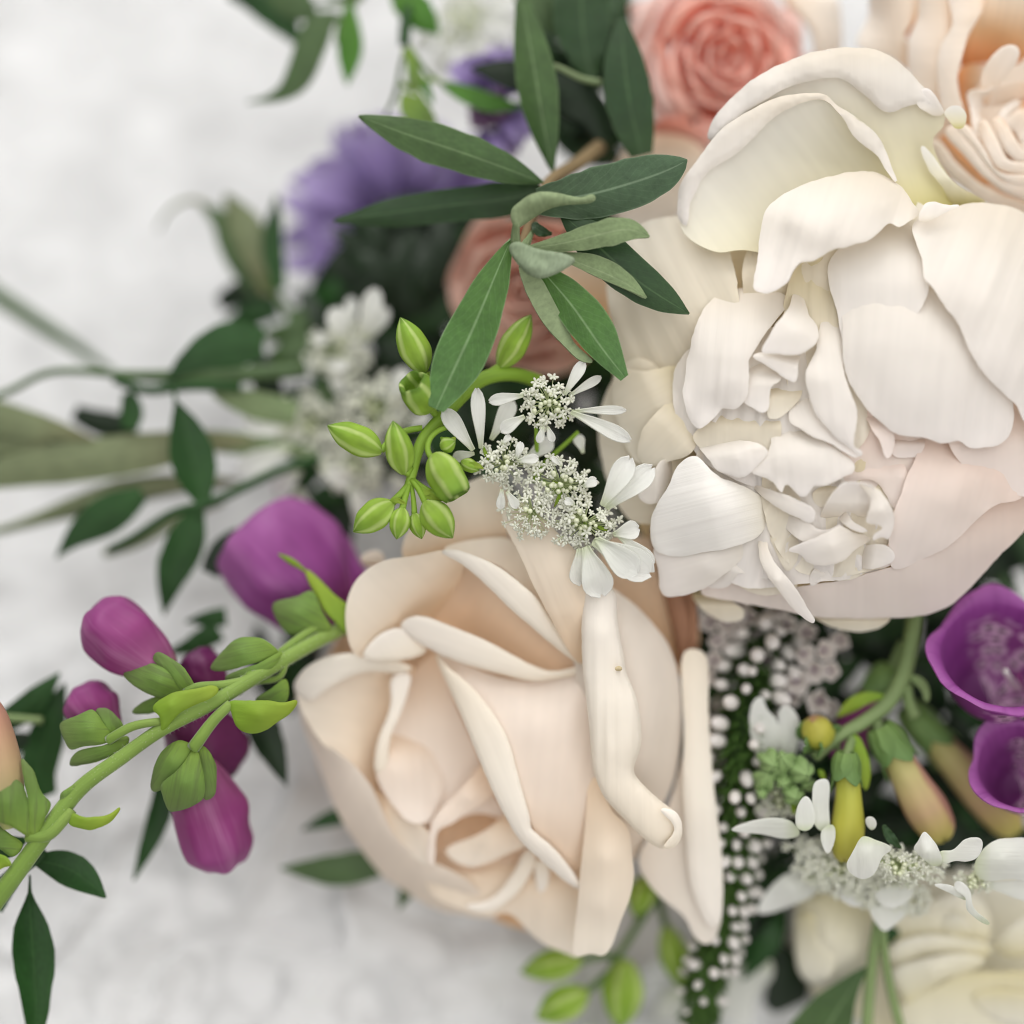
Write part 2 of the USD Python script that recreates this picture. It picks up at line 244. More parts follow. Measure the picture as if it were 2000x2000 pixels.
def sheet(fr, pts, z=None, inn=(), roll=0, rk=1.0, thick=4, dir=(0, -1), step=None, ripple=0.0, wave=38.0, wob=1.2, crease=3.0, sink=0.0, sinklen=0.32):
    """A petal from its outline, heights at the outline and inside it; its rim may turn down (roll) and ripple."""
    SEED[0] += 1; sd = SEED[0]
    P = np.array([(q[0], q[1], (q[2] if len(q) > 2 else 0) + (z or 0)) for q in pts], float); P = fr(P)
    I = fr(np.array([(q[0], q[1], q[2] + (z or 0)) for q in inn], float)) if len(inn) else np.zeros((0, 3))
    per = np.linalg.norm(np.diff(np.vstack([P, P[:1]])[:, :2], axis=0), axis=1).sum()
    area = abs(Polygon(P[:, :2]).area)
    step = step or min(9.0, max(2.5, area ** 0.5 / 16, roll / 5))
    B = crom(P, max(24, int(per / step)), closed=True)
    if wob:
        nn = meshkit.fbm(np.column_stack([B[:, :2] / 22.0, np.full(len(B), sd * 3.7)]), 3, sd) - 0.5
        tn = np.roll(B[:, :2], -1, 0) - np.roll(B[:, :2], 1, 0); tn /= np.maximum(np.linalg.norm(tn, axis=1, keepdims=True), 1e-6)
        B[:, :2] += np.column_stack([-tn[:, 1], tn[:, 0]]) * (nn * 2 * wob + 0.5 * wob * (meshkit.noise(np.column_stack([B[:, :2] / 8.0, np.full(len(B), sd * 2.1)]), sd + 3) - 0.5))[:, None]
    poly = Polygon(B[:, :2])
    if not poly.is_valid: poly = poly.buffer(0)
    x0, y0, x1, y1 = poly.bounds
    h = step * 0.87
    gy = np.arange(y0, y1, h); G = np.vstack([np.column_stack([np.arange(x0 + (i % 2) * step / 2, x1, step), np.full(len(np.arange(x0 + (i % 2) * step / 2, x1, step)), y)]) for i, y in enumerate(gy)])
    G = G[contains_xy(poly, G[:, 0], G[:, 1])]
    tree = cKDTree(crom(B, len(B) * 3, closed=True)[:, :2])
    d = tree.query(G)[0]; G = G[d > step * 0.55]; d = d[d > step * 0.55]
    q = np.vstack([B[:, :2], G]); d = np.concatenate([np.zeros(len(B)), d])
    ctr = np.vstack([P, I]); _, keep = np.unique(np.round(ctr[:, :2], 1), axis=0, return_index=True); ctr = ctr[keep]
    zz = RBFInterpolator(ctr[:, :2], ctr[:, 2], kernel='thin_plate_spline', smoothing=0.5)(q)
    if roll: e = np.clip(1 - d / roll, 0, 1); zz -= rk * roll * (1 - np.sqrt(np.maximum(1 - e * e, 0)))
    dd = np.array(dir, float); dd /= np.linalg.norm(dd); pp = np.array([-dd[1], dd[0]])
    u, v = q @ pp, q @ dd
    if sink: w01 = (v - v.min()) / max(np.ptp(v), 1); zz -= sink * np.clip(1 - w01 / sinklen, 0, 1) ** 1.6
    if ripple: zz += ripple * np.exp(-d / 26.0) * (meshkit.noise(np.column_stack([q / wave, np.full(len(q), sd * 1.9)]), sd) - 0.5) * 2
    zz += crease * (meshkit.fbm(np.column_stack([u / 34.0, v / 210.0, np.full(len(q), sd * 0.7)]), 2, sd) - 0.5) * 2 * np.clip(per / 1200, 0.1, 1)
    zz += 0.32 * crease * (meshkit.noise(np.column_stack([u / 11.0, v / 120.0, np.full(len(q), sd * 1.7)]), sd + 5) - 0.5) * 2 * np.clip(per / 900, 0.1, 1)
    tri = Delaunay(q).simplices; c = q[tri].mean(1); tri = tri[contains_xy(poly, c[:, 0], c[:, 1])]
    a = q[tri]; ar = np.cross(a[:, 1] - a[:, 0], a[:, 2] - a[:, 0]); tri = tri[np.abs(ar) > 1e-3]; ar = ar[np.abs(ar) > 1e-3]
    tri[ar > 0] = tri[ar > 0][:, ::-1]
    V = view(np.column_stack([q, zz]))
    uv = np.column_stack([(u - u.mean()) / 100.0 + sd * 0.37, (v - v.min()) / max(np.ptp(v), 1)])
    return solid(V, tri, uv, thick)
def gridmesh(P, uv, thick, wrap=False):
    """P: (n, m, 3) points of a surface in the bouquet frame."""
    n, m = P.shape[:2]; i, j = np.meshgrid(np.arange(n - 1), np.arange(m if wrap else m - 1), indexing='ij'); j2 = (j + 1) % m
    q = np.stack([i * m + j, i * m + j2, (i + 1) * m + j2, (i + 1) * m + j], -1).reshape(-1, 4)
    f = np.vstack([q[:, [0, 1, 2]], q[:, [0, 2, 3]]])
    V = P.reshape(-1, 3); T = uv.reshape(-1, 2)
    if thick: return solid(V, f, T, thick)
    return V, f, T
def leaf(fr, mid, hw, hw2=None, zl=0, zr=0, thick=4, n=30, m=11, ripple=4.0, cup=0.0):
    """A leaf along its midrib with half-widths on either side; zl, zr raise or drop its two edges, as a share of the width."""
    SEED[0] += 1; sd = SEED[0]
    k = fr.k; mid = fr(mid); C = crom(mid, n)
    t = np.linspace(0, 1, len(mid)); cum = np.concatenate([[0], np.cumsum(np.linalg.norm(np.diff(mid, axis=0), axis=1))]); t = cum / cum[-1]
    s = np.linspace(0, 1, n)
    def wid(h):
        h = np.array(h, float) * k
        w = np.maximum(CubicSpline(t, h, bc_type='natural')(s) if len(h) > 2 else np.interp(s, t, h), 0.4)
        e = np.minimum(s, 1 - s); 
        if h[0] < 6: w[:3] = np.minimum(w[:3], w[3] * np.sqrt(s[:3] / s[3]) + 0.5)
        if h[-1] < 6: w[-3:] = np.minimum(w[-3:], w[-4] * np.sqrt((1 - s[-3:]) / (1 - s[-4])) + 0.5)
        return w
    wa, wb = wid(hw), wid(hw2 if hw2 is not None else hw)
    g = np.gradient(C[:, :2], axis=0); g /= np.maximum(np.linalg.norm(g, axis=1, keepdims=True), 1e-6); nn = np.column_stack([-g[:, 1], g[:, 0]])
    x = np.linspace(-1, 1, m)
    P = np.zeros((n, m, 3))
    for j, xx in enumerate(x):
        w = wa if xx < 0 else wb
        off = xx * w
        edge = 1 + 0.13 * (meshkit.noise(np.column_stack([s * 13, np.full(n, xx * 0.5), np.full(n, sd * 1.3)]), sd) - 0.5) * (abs(xx) > 0.9)
        P[:, j, :2] = C[:, :2] + nn * (off * edge)[:, None]
        zz = np.abs(off) * (zl if xx < 0 else zr) - cup * xx * xx * w
        P[:, j, 2] = C[:, 2] + zz + ripple * abs(xx) * (meshkit.noise(np.column_stack([s * 7, np.full(n, xx * 0.8), np.full(n, sd * 2.3)]), sd) - 0.5) * 2
    P[:, m // 2, 2] -= 1.2
    uv = np.stack(np.meshgrid(s, (x + 1) / 2, indexing='ij')[::-1], -1)
    return gridmesh(view(P), uv, thick)
def basis(d):
    d = np.asarray(d, float); d = d / np.linalg.norm(d)
    a = np.cross(d, [0, 0, 1.0] if abs(d[2]) < 0.9 else [1.0, 0, 0]); a /= np.linalg.norm(a); return d, a, np.cross(d, a)
def tube(fr, pts, r, sides=10, n=None, flat=1.0, raw=False):
    pts = np.array(pts, float) if raw else view(fr(pts)); r = np.atleast_1d(np.array(r, float))
    n = n or max(4, 5 * (len(pts) - 1)); C = crom(pts, n)
    rr = np.interp(np.linspace(0, 1, n), np.linspace(0, 1, len(r)), r) if len(r) > 1 else np.full(n, r[0])
    t = np.gradient(C, axis=0); t /= np.maximum(np.linalg.norm(t, axis=1, keepdims=True), 1e-9)
    a = np.cross(t, np.where(np.abs(t[:, 2:]) < 0.95, [[0, 0, 1.0]], [[1.0, 0, 0]])); a /= np.linalg.norm(a, axis=1, keepdims=True); b = np.cross(a, t)
    ang = np.arange(sides) / sides * 2 * np.pi
    P = C[:, None] + rr[:, None, None] * (np.cos(ang)[None, :, None] * a[:, None] + flat * np.sin(ang)[None, :, None] * b[:, None])
    uv = np.stack(np.meshgrid(np.linspace(0, 1, n), ang / (2 * np.pi) * 3, indexing='ij')[::-1], -1)
    V, f, T = gridmesh(P, uv, 0, wrap=True)
    caps = [[0, j + 1, j] for j in range(1, sides - 1)], [[(n - 1) * sides, (n - 1) * sides + j, (n - 1) * sides + j + 1] for j in range(1, sides - 1)]
    f = np.vstack([f, *caps]); 
    return V, f[:, ::-1], T
def lathe(fr, p0, p1, prof, sides=28, n=26, ribs=0, amp=0.0, flat=1.0, thick=0, bend=0.0, twist=0.0, lobes=0, lobe_amp=0.0, noise=0.0, raw=False):
    """A bud or bell round the axis p0-p1; prof: (share of the length, radius) pairs."""
    SEED[0] += 1; sd = SEED[0]
    a0, a1 = (np.array(p0, float), np.array(p1, float)) if raw else (view(fr(p0)), view(fr(p1)))
    L = np.linalg.norm(a1 - a0); d, a, b = basis(a1 - a0)
    prof = np.array(prof, float); k = 1.0 if raw else fr.k
    sp = np.concatenate([[0], np.cumsum(np.linalg.norm(np.diff(prof * [L, k], axis=0), axis=1))]); sp /= sp[-1]
    s = np.linspace(0, 1, n)
    from scipy.interpolate import PchipInterpolator
    tt, rr = PchipInterpolator(sp, prof[:, 0])(s), np.maximum(PchipInterpolator(sp, prof[:, 1] * k)(s), 0.05)
    ang = np.arange(sides) / sides * 2 * np.pi
    P = np.zeros((n, sides, 3))
    for i in range(n):
        rad = rr[i] * (1 + (amp * np.abs(np.cos(ang * ribs / 2 + twist * s[i])) - amp / 2 if ribs else 0))
        ll = tt[i] * L + (lobe_amp * k * max(0, (s[i] - 0.8) / 0.2) ** 1.5 * np.cos(ang * lobes + 0.6) if lobes else 0)
        if noise: rad = rad * (1 + noise * (meshkit.noise(np.column_stack([np.cos(ang) * 2 + 5, np.sin(ang) * 2 + 5, np.full(sides, tt[i] * 4 + sd)]), sd) - 0.5))
        P[i] = a0 + np.multiply.outer(np.broadcast_to(ll, sides), d) + (rad * np.cos(ang))[:, None] * a + flat * (rad * np.sin(ang))[:, None] * b + bend * L * np.sin(np.pi * tt[i]) * a
    uv = np.stack(np.meshgrid(tt, ang / (2 * np.pi), indexing='ij')[::-1], -1)
    P2 = np.concatenate([P, P[:, :1]], 1); uv2 = np.concatenate([uv, uv[:, :1] + [[[1.0, 0]]]], 1)
    V, f, T = gridmesh(P2, uv2, thick)
    return (V, f[:, ::-1], T) if not thick else (V, f, T)
def blob(c, r, d=(0, 0, 1), el=1.0, seg=(6, 8)):
    """A small egg in the bouquet frame: centre, radius, long axis."""
    d, a, b = basis(d); th = np.linspace(0, np.pi, seg[0]); ph = np.arange(seg[1]) / seg[1] * 2 * np.pi
    P = c + r * (np.cos(th)[:, None, None] * el * d + np.sin(th)[:, None, None] * (np.cos(ph)[None, :, None] * a + np.sin(ph)[None, :, None] * b))
    uv = np.stack(np.meshgrid(1 - th / np.pi, ph / 6.28, indexing='ij')[::-1], -1)
    V, f, T = gridmesh(P, uv, 0, wrap=True)
    return V, f, T
def opetal(base, tip, w, up=0.25, cup=0.2, notch=0.0, n=12, m=7, thick=3):
    """A small free petal from base to tip (bouquet frame): narrow claw, broad rounded end."""
    SEED[0] += 1; sd = SEED[0]
    base, tip = np.array(base, float), np.array(tip, float); L = np.linalg.norm(tip - base); d = (tip - base) / L
    side = np.cross(d, [0, 0, 1.0]); side /= max(np.linalg.norm(side), 1e-6); nrm = np.cross(side, d)
    s = np.linspace(0, 1, n); x = np.linspace(-1, 1, m)
    wid = w * np.clip((0.22 + 0.78 * np.sin(np.clip(s * 1.02, 0, 1) ** 1.05 * np.pi * 0.62) ** 1.3) * np.sqrt(np.clip(1.0 - (np.clip(s - 0.62, 0, 1) / 0.385) ** 2.3, 0.0, 1)), 0.03, 1)
    P = np.zeros((n, m, 3))
    for j, xx in enumerate(x):
        end = L * (s - notch * (1 - abs(xx)) * s ** 4)
        lift = up * L * (s - s ** 2) * 1.6 + cup * w * xx * xx
        wv = 0.05 * w * (meshkit.noise(np.column_stack([s * 5, np.full(n, xx * 1.5 + 4), np.full(n, sd * 1.1)]), sd) - 0.5) * 4
        P[:, j] = base + end[:, None] * d + (xx * wid)[:, None] * side + (lift + wv)[:, None] * nrm
    uv = np.stack(np.meshgrid(s, x * 0.3 + sd, indexing='ij')[::-1], -1)
    return gridmesh(P, uv, thick)
def VP(fr, p): return view(fr(np.array(p, float)))
# ------------------------------------------------------------------ the white lace cloth on the table
usdkit.material(stage, '/World/Looks/cloth', {
    'geo': ('geometry', {}), 'mp': ('mapping', {'scale': (1, 1, 1), 'rotation': (0, 0, 0.6)}),
    'w1': ('wave_texture', {'scale': 420.0, 'distortion': 1.2, 'detail': 1.0}), 'w2': ('wave_texture', {'bands_direction': 'y', 'scale': 420.0, 'distortion': 1.2, 'detail': 1.0}),
    'ad': ('math', {'math_type': 'add'}), 'bp': ('bump', {'strength': 0.25, 'distance': 0.0002}),
    'no': ('noise_texture', {'scale': 70.0, 'detail': 1.0, 'distortion': 1.2}), 'rp': ('rgb_ramp', {'ramp': [(0.3, lin('cccccc')), (0.47, lin('cecece')), (0.53, lin('d8d8d8')), (0.75, lin('dadada'))]}),
    'pr': ('principled_bsdf', {'roughness': 0.8, 'specular_ior_level': 0.2, 'sheen_weight': 0.1})},
    [('geo.position', 'mp.vector'), ('mp.vector', 'w1.vector'), ('mp.vector', 'w2.vector'), ('w1.fac', 'ad.value1'), ('w2.fac', 'ad.value2'), ('ad.value', 'bp.height'), ('bp.normal', 'pr.normal'),
     ('geo.position', 'no.vector'), ('no.fac', 'rp.fac'), ('rp.color', 'pr.base_color')], surface='pr.BSDF')
def cloth():
    nx, ny = 420, 420
    x, y = np.meshgrid(np.linspace(-0.24, 0.24, nx), np.linspace(-0.22, 0.30, ny), indexing='ij')
    p = np.stack([x, y, np.zeros_like(x)], -1)
    ca, sa = math.cos(0.75), math.sin(0.75)
    xr, yr = x * ca + y * sa, -x * sa + y * ca
    wr = np.stack([x + 0.01 * (meshkit.noise(p * 30, 5) - 0.5), y + 0.01 * (meshkit.noise(p * 30, 6) - 0.5), p[..., 2]], -1)
    z = 0.0030 * (meshkit.fbm(np.stack([xr * 22, yr * 38, x * 0], -1), 3, 3) - 0.5) * 2
    rid = 1 - np.abs(meshkit.fbm(np.stack([wr[..., 0] * 48, wr[..., 1] * 48, x * 0 + 2], -1), 2, 8) - 0.5) * 2
    z += 0.0012 * np.clip((rid - 0.6) / 0.4, 0, 1) ** 2
    cells = meshkit.noise(wr * [110, 110, 1], 9)                       # appliqued lace motifs, raised off the ground cloth
    z += 0.0006 * np.clip((cells - 0.45) / 0.16, 0, 1)
    near = np.clip((0.02 - y) / 0.05, 0, 1)
    z *= 0.6 + 2.6 * near
    z -= z.max()
    P = np.stack([x, y, z], -1)
    i, j = np.meshgrid(np.arange(nx - 1), np.arange(ny - 1), indexing='ij')
    q = np.stack([i * ny + j, (i + 1) * ny + j, (i + 1) * ny + j + 1, i * ny + j + 1], -1).reshape(-1, 4)
    m = usdkit.mesh(stage, '/World/tablecloth', (P.reshape(-1, 3), q), '/World/Looks/cloth', smooth=True)
    tag(m.GetPrim(), 'rumpled white lace cloth spread under the whole bouquet', None, None, 'structure')
cloth()

# ------------------------------------------------------------------ peony
pe = thing('peony', 'large ivory peony with cupped top petals and ruffled open heart', 'peony', (1650, 850, -300))
def zc(q, fr, c):
    out = []
    for a in q:
        x, y = fr([a[0], a[1], 0])[:2]; r2 = ((x - 1690) ** 2 + (y - 830) ** 2) / 460.0 ** 2
        out.append((a[0], a[1], 26 + c * ((a[2] if len(a) > 2 else 0) - 26) + 75 * max(-0.35, 1 - r2) - 45))
    return out
def pp(fr, pts, m='peony', name='petal', **k):
    if name == 'petal_rim': pts = [(a[0], a[1], (a[2] if len(a) > 2 else 0) + 7) for a in pts]
    else: k.setdefault('sink', 46); k.setdefault('sinklen', 0.5)
    c = 0.62 if fr is T_ else 0.45; pts = zc(pts, fr, c); k['inn'] = zc(k.get('inn', ()), fr, c); k['roll'] = min(k.get('roll', 0), 10)
    k.setdefault('rk', 0.6 if name == 'petal_rim' else 0.12); k.setdefault('thick', 1.6); k.setdefault('ripple', 4.5); k.setdefault('wave', 46.0); k.setdefault('crease', 1.0 if name == 'petal_rim' else 3.6); k.setdefault('wob', 2.4)
    return put(pe, name, sheet(fr, pts, **k), m)
put(pe, 'flower_heart', sheet(PX, [(1250, 560, -150), (1500, 420, -150), (1800, 420, -120), (1990, 600, -120), (2030, 850, -150), (1960, 1060, -200), (1780, 1180, -240), (1560, 1190, -240), (1330, 1130, -230), (1220, 950, -210), (1200, 730, -200)], inn=[(1600, 800, -50), (1600, 1000, -50), (1750, 1000, -55), (1500, 1000, -55)], wob=0), 'peony_heart')
def zc(q, fr, c):
    out = []
    for a in q:
        x, y = fr([a[0], a[1], 0])[:2]; r2 = ((x - 1690) ** 2 + (y - 830) ** 2) / 460.0 ** 2
        out.append((a[0], a[1], 26 + c * ((a[2] if len(a) > 2 else 0) - 26) + 75 * max(-0.35, 1 - r2) - 45))
    return out
def pp(fr, pts, m='peony', name='petal', **k):
    if name == 'petal_rim': pts = [(a[0], a[1], (a[2] if len(a) > 2 else 0) + 7) for a in pts]
    else: k.setdefault('sink', 46); k.setdefault('sinklen', 0.5)
    c = 0.62 if fr is T_ else 0.45; pts = zc(pts, fr, c); k['inn'] = zc(k.get('inn', ()), fr, c); k['roll'] = min(k.get('roll', 0), 10)
    k.setdefault('rk', 0.6 if name == 'petal_rim' else 0.12); k.setdefault('thick', 1.6); k.setdefault('ripple', 4.5); k.setdefault('wave', 46.0); k.setdefault('crease', 1.0 if name == 'petal_rim' else 3.6); k.setdefault('wob', 2.4)
    return put(pe, name, sheet(fr, pts, **k), m)
put(pe, 'flower_heart', sheet(PX, [(1250, 560, -150), (1500, 420, -150), (1800, 420, -120), (1990, 600, -120), (2030, 850, -150), (1960, 1060, -200), (1780, 1180, -240), (1560, 1190, -240), (1330, 1130, -230), (1220, 950, -210), (1200, 730, -200)], inn=[(1600, 800, -50), (1600, 1000, -50), (1750, 1000, -55), (1500, 1000, -55)], wob=0), 'peony_heart')
for q, d, mm in (([(1330, 700), (1480, 640), (1640, 660), (1720, 760), (1700, 900), (1560, 960), (1420, 930), (1330, 840)], (0, 1), 'peony'),
                ([(1560, 520), (1660, 520), (1700, 660), (1690, 860), (1600, 900), (1540, 760)], (0, 1), 'peony_shade'),
                ([(1380, 860), (1560, 820), (1740, 850), (1790, 980), (1760, 1090), (1600, 1130), (1420, 1110), (1350, 1000)], (0.2, 1), 'peony'),
                ([(1500, 900), (1660, 880), (1800, 920), (1800, 1060), (1680, 1120), (1540, 1100)], (-0.4, 1), 'peony_shade'),
                ([(1380, 980), (1500, 960), (1640, 1010), (1700, 1110), (1560, 1140), (1420, 1130)], (-0.2, 1), 'peony'),
                ([(1620, 840), (1740, 800), (1800, 860), (1780, 1000), (1700, 1040), (1640, 960)], (0.2, 1), 'peony_blush')):
    pp(PX, [(a, b, -52 if mm == 'peony' else -46) for a, b in q], mm, dir=d, ripple=12, wave=42, crease=14, wob=3, sink=0, inn=[(sum(a for a, b in q) / len(q), sum(b for a, b in q) / len(q), -34)], step=6)
# shaded outer petals at the left
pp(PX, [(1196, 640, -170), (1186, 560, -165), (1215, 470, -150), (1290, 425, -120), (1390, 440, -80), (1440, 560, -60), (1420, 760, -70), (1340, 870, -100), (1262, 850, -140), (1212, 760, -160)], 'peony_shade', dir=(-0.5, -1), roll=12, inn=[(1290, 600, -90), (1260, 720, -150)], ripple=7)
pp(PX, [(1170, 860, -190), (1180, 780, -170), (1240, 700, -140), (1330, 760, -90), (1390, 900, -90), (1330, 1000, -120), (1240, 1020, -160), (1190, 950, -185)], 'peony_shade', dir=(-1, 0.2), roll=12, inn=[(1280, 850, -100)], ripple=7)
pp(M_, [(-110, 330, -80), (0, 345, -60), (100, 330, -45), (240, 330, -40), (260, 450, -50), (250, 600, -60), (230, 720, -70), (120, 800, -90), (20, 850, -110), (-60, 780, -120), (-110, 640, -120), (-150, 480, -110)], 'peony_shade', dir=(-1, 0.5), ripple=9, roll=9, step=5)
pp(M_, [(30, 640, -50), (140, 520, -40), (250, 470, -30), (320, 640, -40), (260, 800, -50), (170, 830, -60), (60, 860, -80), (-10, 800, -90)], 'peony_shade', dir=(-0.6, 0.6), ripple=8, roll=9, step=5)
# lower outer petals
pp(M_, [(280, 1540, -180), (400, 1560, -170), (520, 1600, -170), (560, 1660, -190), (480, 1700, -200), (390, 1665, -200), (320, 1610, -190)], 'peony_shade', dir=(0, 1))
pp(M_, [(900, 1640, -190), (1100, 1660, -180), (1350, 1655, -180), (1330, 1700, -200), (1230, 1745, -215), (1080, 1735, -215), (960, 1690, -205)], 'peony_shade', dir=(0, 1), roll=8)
pp(M_, [(1370, 1395, -40), (1540, 1335, -25), (1680, 1240, -15), (1790, 1150, -10), (1930, 1040, 0), (2080, 980, -10), (2120, 1080, -80), (2040, 1240, -110), (1932, 1345, -130), (1830, 1460, -145), (1730, 1560, -155), (1600, 1640, -160), (1400, 1672, -165), (1150, 1676, -165), (950, 1668, -160), (750, 1630, -150), (560, 1597, -140), (420, 1570, -130), (330, 1540, -115), (360, 1480, -100), (520, 1470, -110), (720, 1510, -100), (900, 1500, -85), (1100, 1470, -70), (1250, 1430, -50)],
   'peony_blush', inn=[(1500, 1480, -62), (1000, 1580, -112), (1800, 1300, -60), (600, 1540, -118)], dir=(0, 1), roll=16)
pp(M_, [(1340, 1200, 0), (1400, 1020, 10), (1445, 900, 14), (1490, 800, 18), (1540, 690, 20), (1700, 700, 28), (1850, 720, 40), (2000, 800, 40), (2110, 940, 10), (2040, 1040, 5), (1932, 1060, 8), (1780, 1180, 2), (1650, 1300, -8), (1520, 1360, -16), (1370, 1410, -26), (1345, 1330, -15)],
   'peony_blush', inn=[(1650, 1000, 40), (1850, 900, 46), (1500, 1200, 16)], dir=(-0.3, 1), roll=14)
# big petals of the right side
pp(M_, [(1650, 560, 0), (1950, 480, 0), (2160, 640, 0), (2160, 1000, -20), (1900, 960, -10), (1700, 800, 0)], 'peony_blush', dir=(0, 1))
pp(M_, [(1020, -160, 24), (1150, -200, 40), (1400, -240, 60), (1700, -200, 60), (1900, 100, 60), (2000, 450, 50), (1990, 690, 40), (1900, 752, 40), (1835, 756, 42), (1775, 757, 40), (1722, 722, 42), (1640, 732, 40), (1540, 706, 38), (1440, 694, 34), (1370, 676, 30), (1300, 622, 26), (1245, 575, 24), (1195, 510, 22), (1120, 380, 20), (1090, 220, 20), (1078, 0, 20)],
   'peony', inn=[(1350, 200, 72), (1450, 500, 66), (1250, 0, 62), (1200, 250, 48)], dir=(-0.1, 1), roll=14, ripple=2)
pp(T_, [(1330, 1215, 62), (1420, 1160, 62), (1540, 1125, 60), (1640, 1098, 58), (1720, 1092, 56), (1830, 1112, 52), (1932, 1145, 46), (2080, 1260, 30), (2180, 1500, 10), (2230, 1850, 0), (2200, 2200, 0), (2090, 2420, 20), (1990, 2370, 44), (1940, 2290, 60), (1890, 2190, 72), (1800, 2100, 80), (1720, 2010, 86), (1660, 1932, 90), (1612, 1830, 92), (1560, 1720, 94), (1500, 1650, 94), (1450, 1560, 92), (1395, 1500, 88), (1385, 1420, 82), (1350, 1310, 74)],
   'peony', inn=[(1750, 1600, 118), (1900, 2000, 96), (1700, 1300, 92), (1580, 1550, 108), (2050, 1700, 70)], dir=(-0.4, 1), roll=10, ripple=2)
pp(T_, [(1365, 1190, 74), (1380, 1130, 78), (1410, 1095, 80), (1460, 1092, 80), (1530, 1105, 76), (1580, 1110, 70), (1500, 1150, 76), (1420, 1190, 76)], 'peony', roll=8, step=3, sink=0)
# cupped petals at the top
pp(T_, [(235, 745, 10), (260, 640, 20), (330, 560, 30), (420, 470, 40), (560, 380, 50), (740, 300, 58), (880, 268, 60), (1010, 260, 60), (1150, 280, 56), (1260, 340, 50), (1350, 430, 44), (1430, 510, 38), (1490, 590, 30), (1500, 680, 10), (1440, 770, -10), (1560, 1090, 0), (1380, 1130, 30), (1240, 1010, 0), (900, 900, -60), (500, 850, -50), (280, 790, -20)],
   'peony_cup', inn=[(450, 650, 0), (930, 480, 18), (1200, 640, 6), (1330, 850, -20), (800, 560, 0), (1300, 700, 0)], dir=(-0.3, -1))
pp(T_, [(232, 748, 14), (258, 640, 24), (330, 558, 34), (420, 468, 44), (560, 378, 54), (740, 298, 62), (880, 266, 64), (1010, 258, 64), (1150, 278, 60), (1260, 338, 54), (1350, 428, 48), (1430, 510, 42), (1488, 580, 34), (1440, 590, 40), (1350, 560, 50), (1250, 592, 54), (1180, 597, 56), (1130, 562, 60), (1080, 520, 64), (1000, 452, 68), (930, 416, 70), (860, 420, 70), (740, 442, 68), (600, 502, 62), (450, 592, 52), (330, 682, 40), (262, 742, 28)],
   'peony', inn=[(1100, 420, 84), (560, 450, 76), (800, 350, 86), (1280, 480, 72), (320, 630, 44)], dir=(0, 1), roll=12, name='petal_rim')
pp(T_, [(1380, 790, 10), (1430, 830, 14), (1480, 900, 16), (1530, 960, 18), (1590, 1010, 18), (1660, 1050, 10), (1720, 1092, 6), (1570, 1112, 6), (1500, 1020, 0), (1430, 930, -4)], 'peony_cup', dir=(0, -1), roll=7, step=3.5)
pp(T_, [(70, 1050, 16), (88, 980, 24), (180, 850, 38), (300, 700, 52), (450, 600, 62), (600, 530, 70), (740, 508, 74), (860, 512, 74), (910, 560, 72), (1000, 620, 66), (1100, 690, 58), (1170, 780, 48), (1210, 890, 38), (1245, 985, 30), (1300, 1150, 0), (1000, 1200, -20), (700, 1380, -10), (440, 1350, -4), (290, 1362, 0), (180, 1322, 4), (108, 1270, 6), (78, 1200, 10)],
   'peony_cup', inn=[(700, 800, -26), (900, 900, -56), (400, 1050, -30), (250, 1200, -14), (1050, 950, -26), (560, 680, 22), (860, 650, 20)], dir=(-0.6, -0.8))
pp(T_, [(66, 1060, 22), (88, 980, 30), (180, 848, 44), (300, 698, 58), (450, 598, 68), (600, 528, 76), (740, 506, 80), (862, 510, 80), (912, 558, 78), (1002, 618, 72), (1102, 690, 64), (1172, 780, 54), (1212, 890, 44), (1247, 985, 34), (1200, 935, 44), (1130, 832, 58), (1020, 745, 70), (965, 650, 78), (925, 600, 82), (858, 542, 84), (760, 548, 84), (600, 625, 74), (450, 765, 60), (340, 855, 48), (220, 935, 38), (160, 1035, 30), (125, 1130, 24), (115, 1220, 14), (78, 1190, 12)],
   'peony', inn=[], dir=(0, 1), roll=8, name='petal_rim')
pp(T_, [(505, 1300, 60), (520, 1210, 66), (545, 1130, 72), (610, 1065, 80), (760, 988, 90), (950, 938, 98), (1100, 924, 98), (1200, 958, 94), (1290, 1028, 86), (1350, 1118, 78), (1366, 1152, 76), (1300, 1200, 88), (1250, 1222, 92), (1210, 1206, 90), (1130, 1272, 96), (1000, 1322, 98), (870, 1362, 96), (800, 1402, 94), (740, 1412, 92), (700, 1440, 90), (660, 1512, 84), (600, 1562, 78), (540, 1582, 74), (478, 1556, 72), (490, 1450, 66)],
   'peony', inn=[(640, 1270, 80), (600, 1400, 70), (700, 1200, 106), (900, 1150, 124), (1100, 1080, 122), (820, 1290, 116), (1200, 1100, 110)], dir=(-0.3, 1), roll=12, ripple=2, step=4.5)
